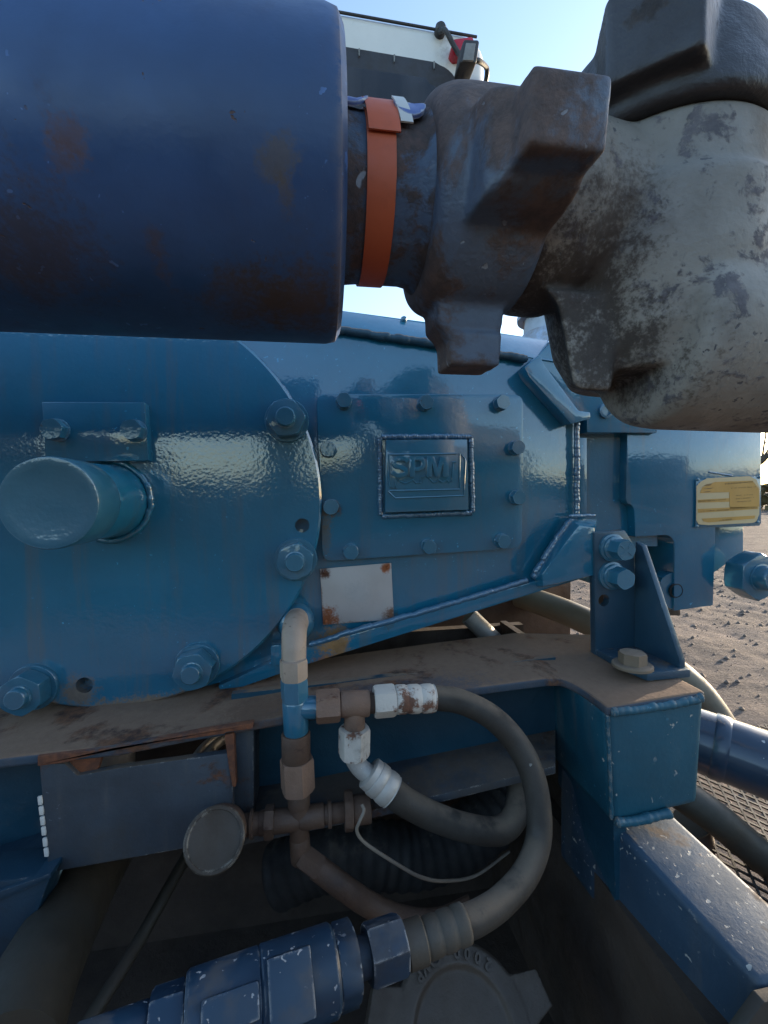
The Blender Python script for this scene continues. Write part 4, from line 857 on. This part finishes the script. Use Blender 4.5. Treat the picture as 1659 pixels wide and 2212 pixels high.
# union cap with cast rating text
uc = thing('blanking_union', P(1005, 2190, .47), 'dark greasy round cap with cast lettering and lugs at bottom centre', 'pipe union')
cc = P(1003, 2245, .50); ca = Vector((.02, -.62, .78)).normalized()
cx_, cy_, cz_ = frame(ca, (0, 0, 1))
E1 = Vector((1, 0, 0)); E1 = (E1-ca*E1.dot(ca)).normalized(); E2 = ca.cross(E1)
allm = MB(); allm.lathe(cc, ca, [(.088, -.06), (.091, -.01), (.090, .0), (.086, .006), (.066, .008), (.060, .001), (.02, .003)], 72)
for k in range(3):
    a_ = rad((14, 160, 270, 90)[k]); d_ = E1*math.cos(a_)+E2*math.sin(a_); t_ = -E1*math.sin(a_)+E2*math.cos(a_)
    def q4(r_, w_, h0, h1): return [cc+d_*r_+t_*w_*s1+ca*(h0 if s2 < 0 else h1) for s1, s2 in ((-1, -1), (1, -1), (1, 1), (-1, 1))]
    allm.loft(q4(.070, .030, -.05, .004), q4(.122, .018, -.040, .006))
me = evaluated(allm, [('REMESH', dict(mode='VOXEL', voxel_size=.0018)), ('SMOOTH', dict(factor=.5, iterations=4))], 'cap_body'); smooth(shift(me, BASE[uc.name]), 60); raw('cap_body', me, M['capiron'], uc, BASE[uc.name])
def arc_text(chars, a_start, step, R, size):
    for i, ch in enumerate(chars):
        if ch == ' ': continue
        cu = bpy.data.curves.new('ltr', 'FONT'); cu.body = ch; cu.size = size; cu.extrude = .0022; cu.offset = .0007; cu.align_x = 'CENTER'; cu.align_y = 'CENTER'
        o_ = bpy.data.objects.new('tmp_letter', cu); COL.objects.link(o_); dg = bpy.context.evaluated_depsgraph_get(); dg.update()
        me_ = bpy.data.meshes.new_from_object(o_.evaluated_get(dg), depsgraph=dg); bpy.data.objects.remove(o_)
        a_ = rad(a_start+step*i); d_ = (-cx_)*math.cos(a_)+(-cy_)*math.sin(a_) if False else None
        rd_ = E1*math.cos(a_)+E2*math.sin(a_); tg_ = E1*math.sin(a_)-E2*math.cos(a_)
        # upside-down from this side: letter tops point to the cap centre
        mt = Matrix((-tg_, -rd_, ca)).transposed().to_4x4(); mt.translation = cc+ca*.0085+rd_*R
        me_.transform(Matrix.Translation(-BASE[uc.name]) @ mt); smooth(me_, 30); raw('letter', me_, M['capiron'], uc, BASE[uc.name])
arc_text('2000 CWP', 51, 11.0, .0765, .0165)
# far left tubes in the shade
mb = MB(); mb.tube(spline(ptsY([(250, 1800, .80), (190, 1900, .70), (130, 2010, .60), (70, 2130, .52), (10, 2290, .45)]), 8), [.045, .045], 24); solo('olive_hose', mb, M['olive'], 'olive brown thick hose in shade at the lower left corner', 'hose')
mb = MB(); mb.tube(spline(ptsY([(430, 1800, .85), (380, 1890, .78), (290, 2050, .70), (170, 2240, .62)]), 8), .010, 14); solo('thin_tube', mb, M['olive'], 'thin brown tube slanting through the dark bay at lower left', 'tube')
# bits seen through the slots
mb = MB(); mb.lathe(P(228, 1645, .90), (.2, -.3, 1), [(.05, -.08), (.05, .1)], 20); solo('white_tank', mb, M['cream'], 'small patch of white tank seen through the rusty slot', 'tank')
for k, (u, lb) in enumerate(((452, 'left white coil hose seen through the beam slot'), (472, 'right white coil hose seen through the beam slot'))):
    mb = MB(); mb.tube(spline(ptsY([(u-45, 1665, .80), (u-18, 1622, .82), (u+12, 1597, .85), (u+60, 1575, .88)]), 8), .0085, 12); solo('coil_hose', mb, M['zinc'], lb, 'hose', 'white coil hoses in the beam slot')
mb = MB(); mb.tube([P(1012, 1330, 1.0), P(1075, 1392, .98)], .022, 18); solo('grey_strut', mb, M['zinc'], 'pale grey round strut glimpsed in the gap under the pump', 'strut')
#==RIGHTSIDE==
# ------------------------------------------------------------------ right side: pipes, hoses and grating
bpz = thing('blue_side_pipe', P(1590, 1620, .68), 'slate blue pipe leaving the box post at the right edge', 'pipe')
p0 = P(1470, 1583, .76); p1 = P(1760, 1690, .62); mb = MB(); mb.tube([p0, p0.lerp(p1, .5), p1+(p1-p0)*.6], .058, 48); part('pipe_tube', mb, M['pipeblue'], bpz)
mb = MB(); pd = (p1-p0).normalized(); mb.lathe(p0+pd*.05, pd, [(.059, 0), (.0605, .003), (.0605, .02), (.0585, .024)], 40); part('pipe_collar', mb, M['pipeblue'], bpz)
mb = MB(); mb.tube(spline(ptsY([(1120, 1285, 1.25), (1240, 1330, 1.12), (1380, 1400, 1.02), (1510, 1500, .95), (1610, 1660, .90)]), 8), .036, 24); solo('tan_hose', mb, M['tan'], 'tan hose catching sunlight behind the bracket', 'hose', 'tan hoses at the right of the skid')
mb = MB(); mb.tube(spline(ptsY([(1420, 1680, .66), (1530, 1755, .615), (1600, 1812, .60), (1700, 1895, .57), (1800, 1985, .53)]), 8), .0265, 24); solo('tan_hose', mb, M['olive'], 'olive tan hose running below the slate blue pipe', 'hose', 'tan hoses at the right of the skid')
tp_ = thing('threaded_pipe', P(1500, 1780, .66), 'short threaded pipe end with pale top rim beside the chipped brace', 'pipe')
c = P(1494, 1782, .66); ax_ = Vector((-.35, -.1, .9)).normalized(); pr = []
for i in range(9): pr += [(.026, -.045+i*.006), (.0285, -.042+i*.006)]
mb = MB(); mb.lathe(c, ax_, pr, 32); part('thread', mb, M['dkbrown'], tp_)
mb = MB(); mb.lathe(c, ax_, [(.0285, .004), (.029, .008), (.022, .010)], 32); part('rim', mb, M['ferr'], tp_)
gr = thing('deck_grating', P(1600, 1870, .62), 'expanded metal grating beside the chipped blue brace', 'grating')
zg = P(1540, 1830, .64).z; mb = MB(); x0g, y0g = P(1480, 1830, .66).x-.05, .30
sx_, sy_ = .0105, .0165
for i in range(42):
    for j in range(40):
        cx0 = x0g+i*sx_*2+(sx_ if j % 2 else 0); cy0 = y0g+j*sy_
        for s_ in (-1, 1):
            a_ = Vector((cx0, cy0, zg)); b_ = Vector((cx0+s_*sx_, cy0+sy_, zg+.001)); d_ = (b_-a_); nn = Vector((-d_.y, d_.x, 0)).normalized()*.0017
            mb.loft([a_-nn, a_+nn, a_+nn+Vector((0, 0, -.003)), a_-nn+Vector((0, 0, -.003))], [b_-nn, b_+nn, b_+nn+Vector((0, 0, -.003)), b_-nn+Vector((0, 0, -.003))])
part('strands', mb, M['steelmesh'], gr)
mb = MB(); mb.box((x0g+.36, y0g+.32, zg-.012), (.012, 0, 0), (0, .33, 0), (0, 0, .012)); part('edge_bar', mb, M['steelmesh'], gr)
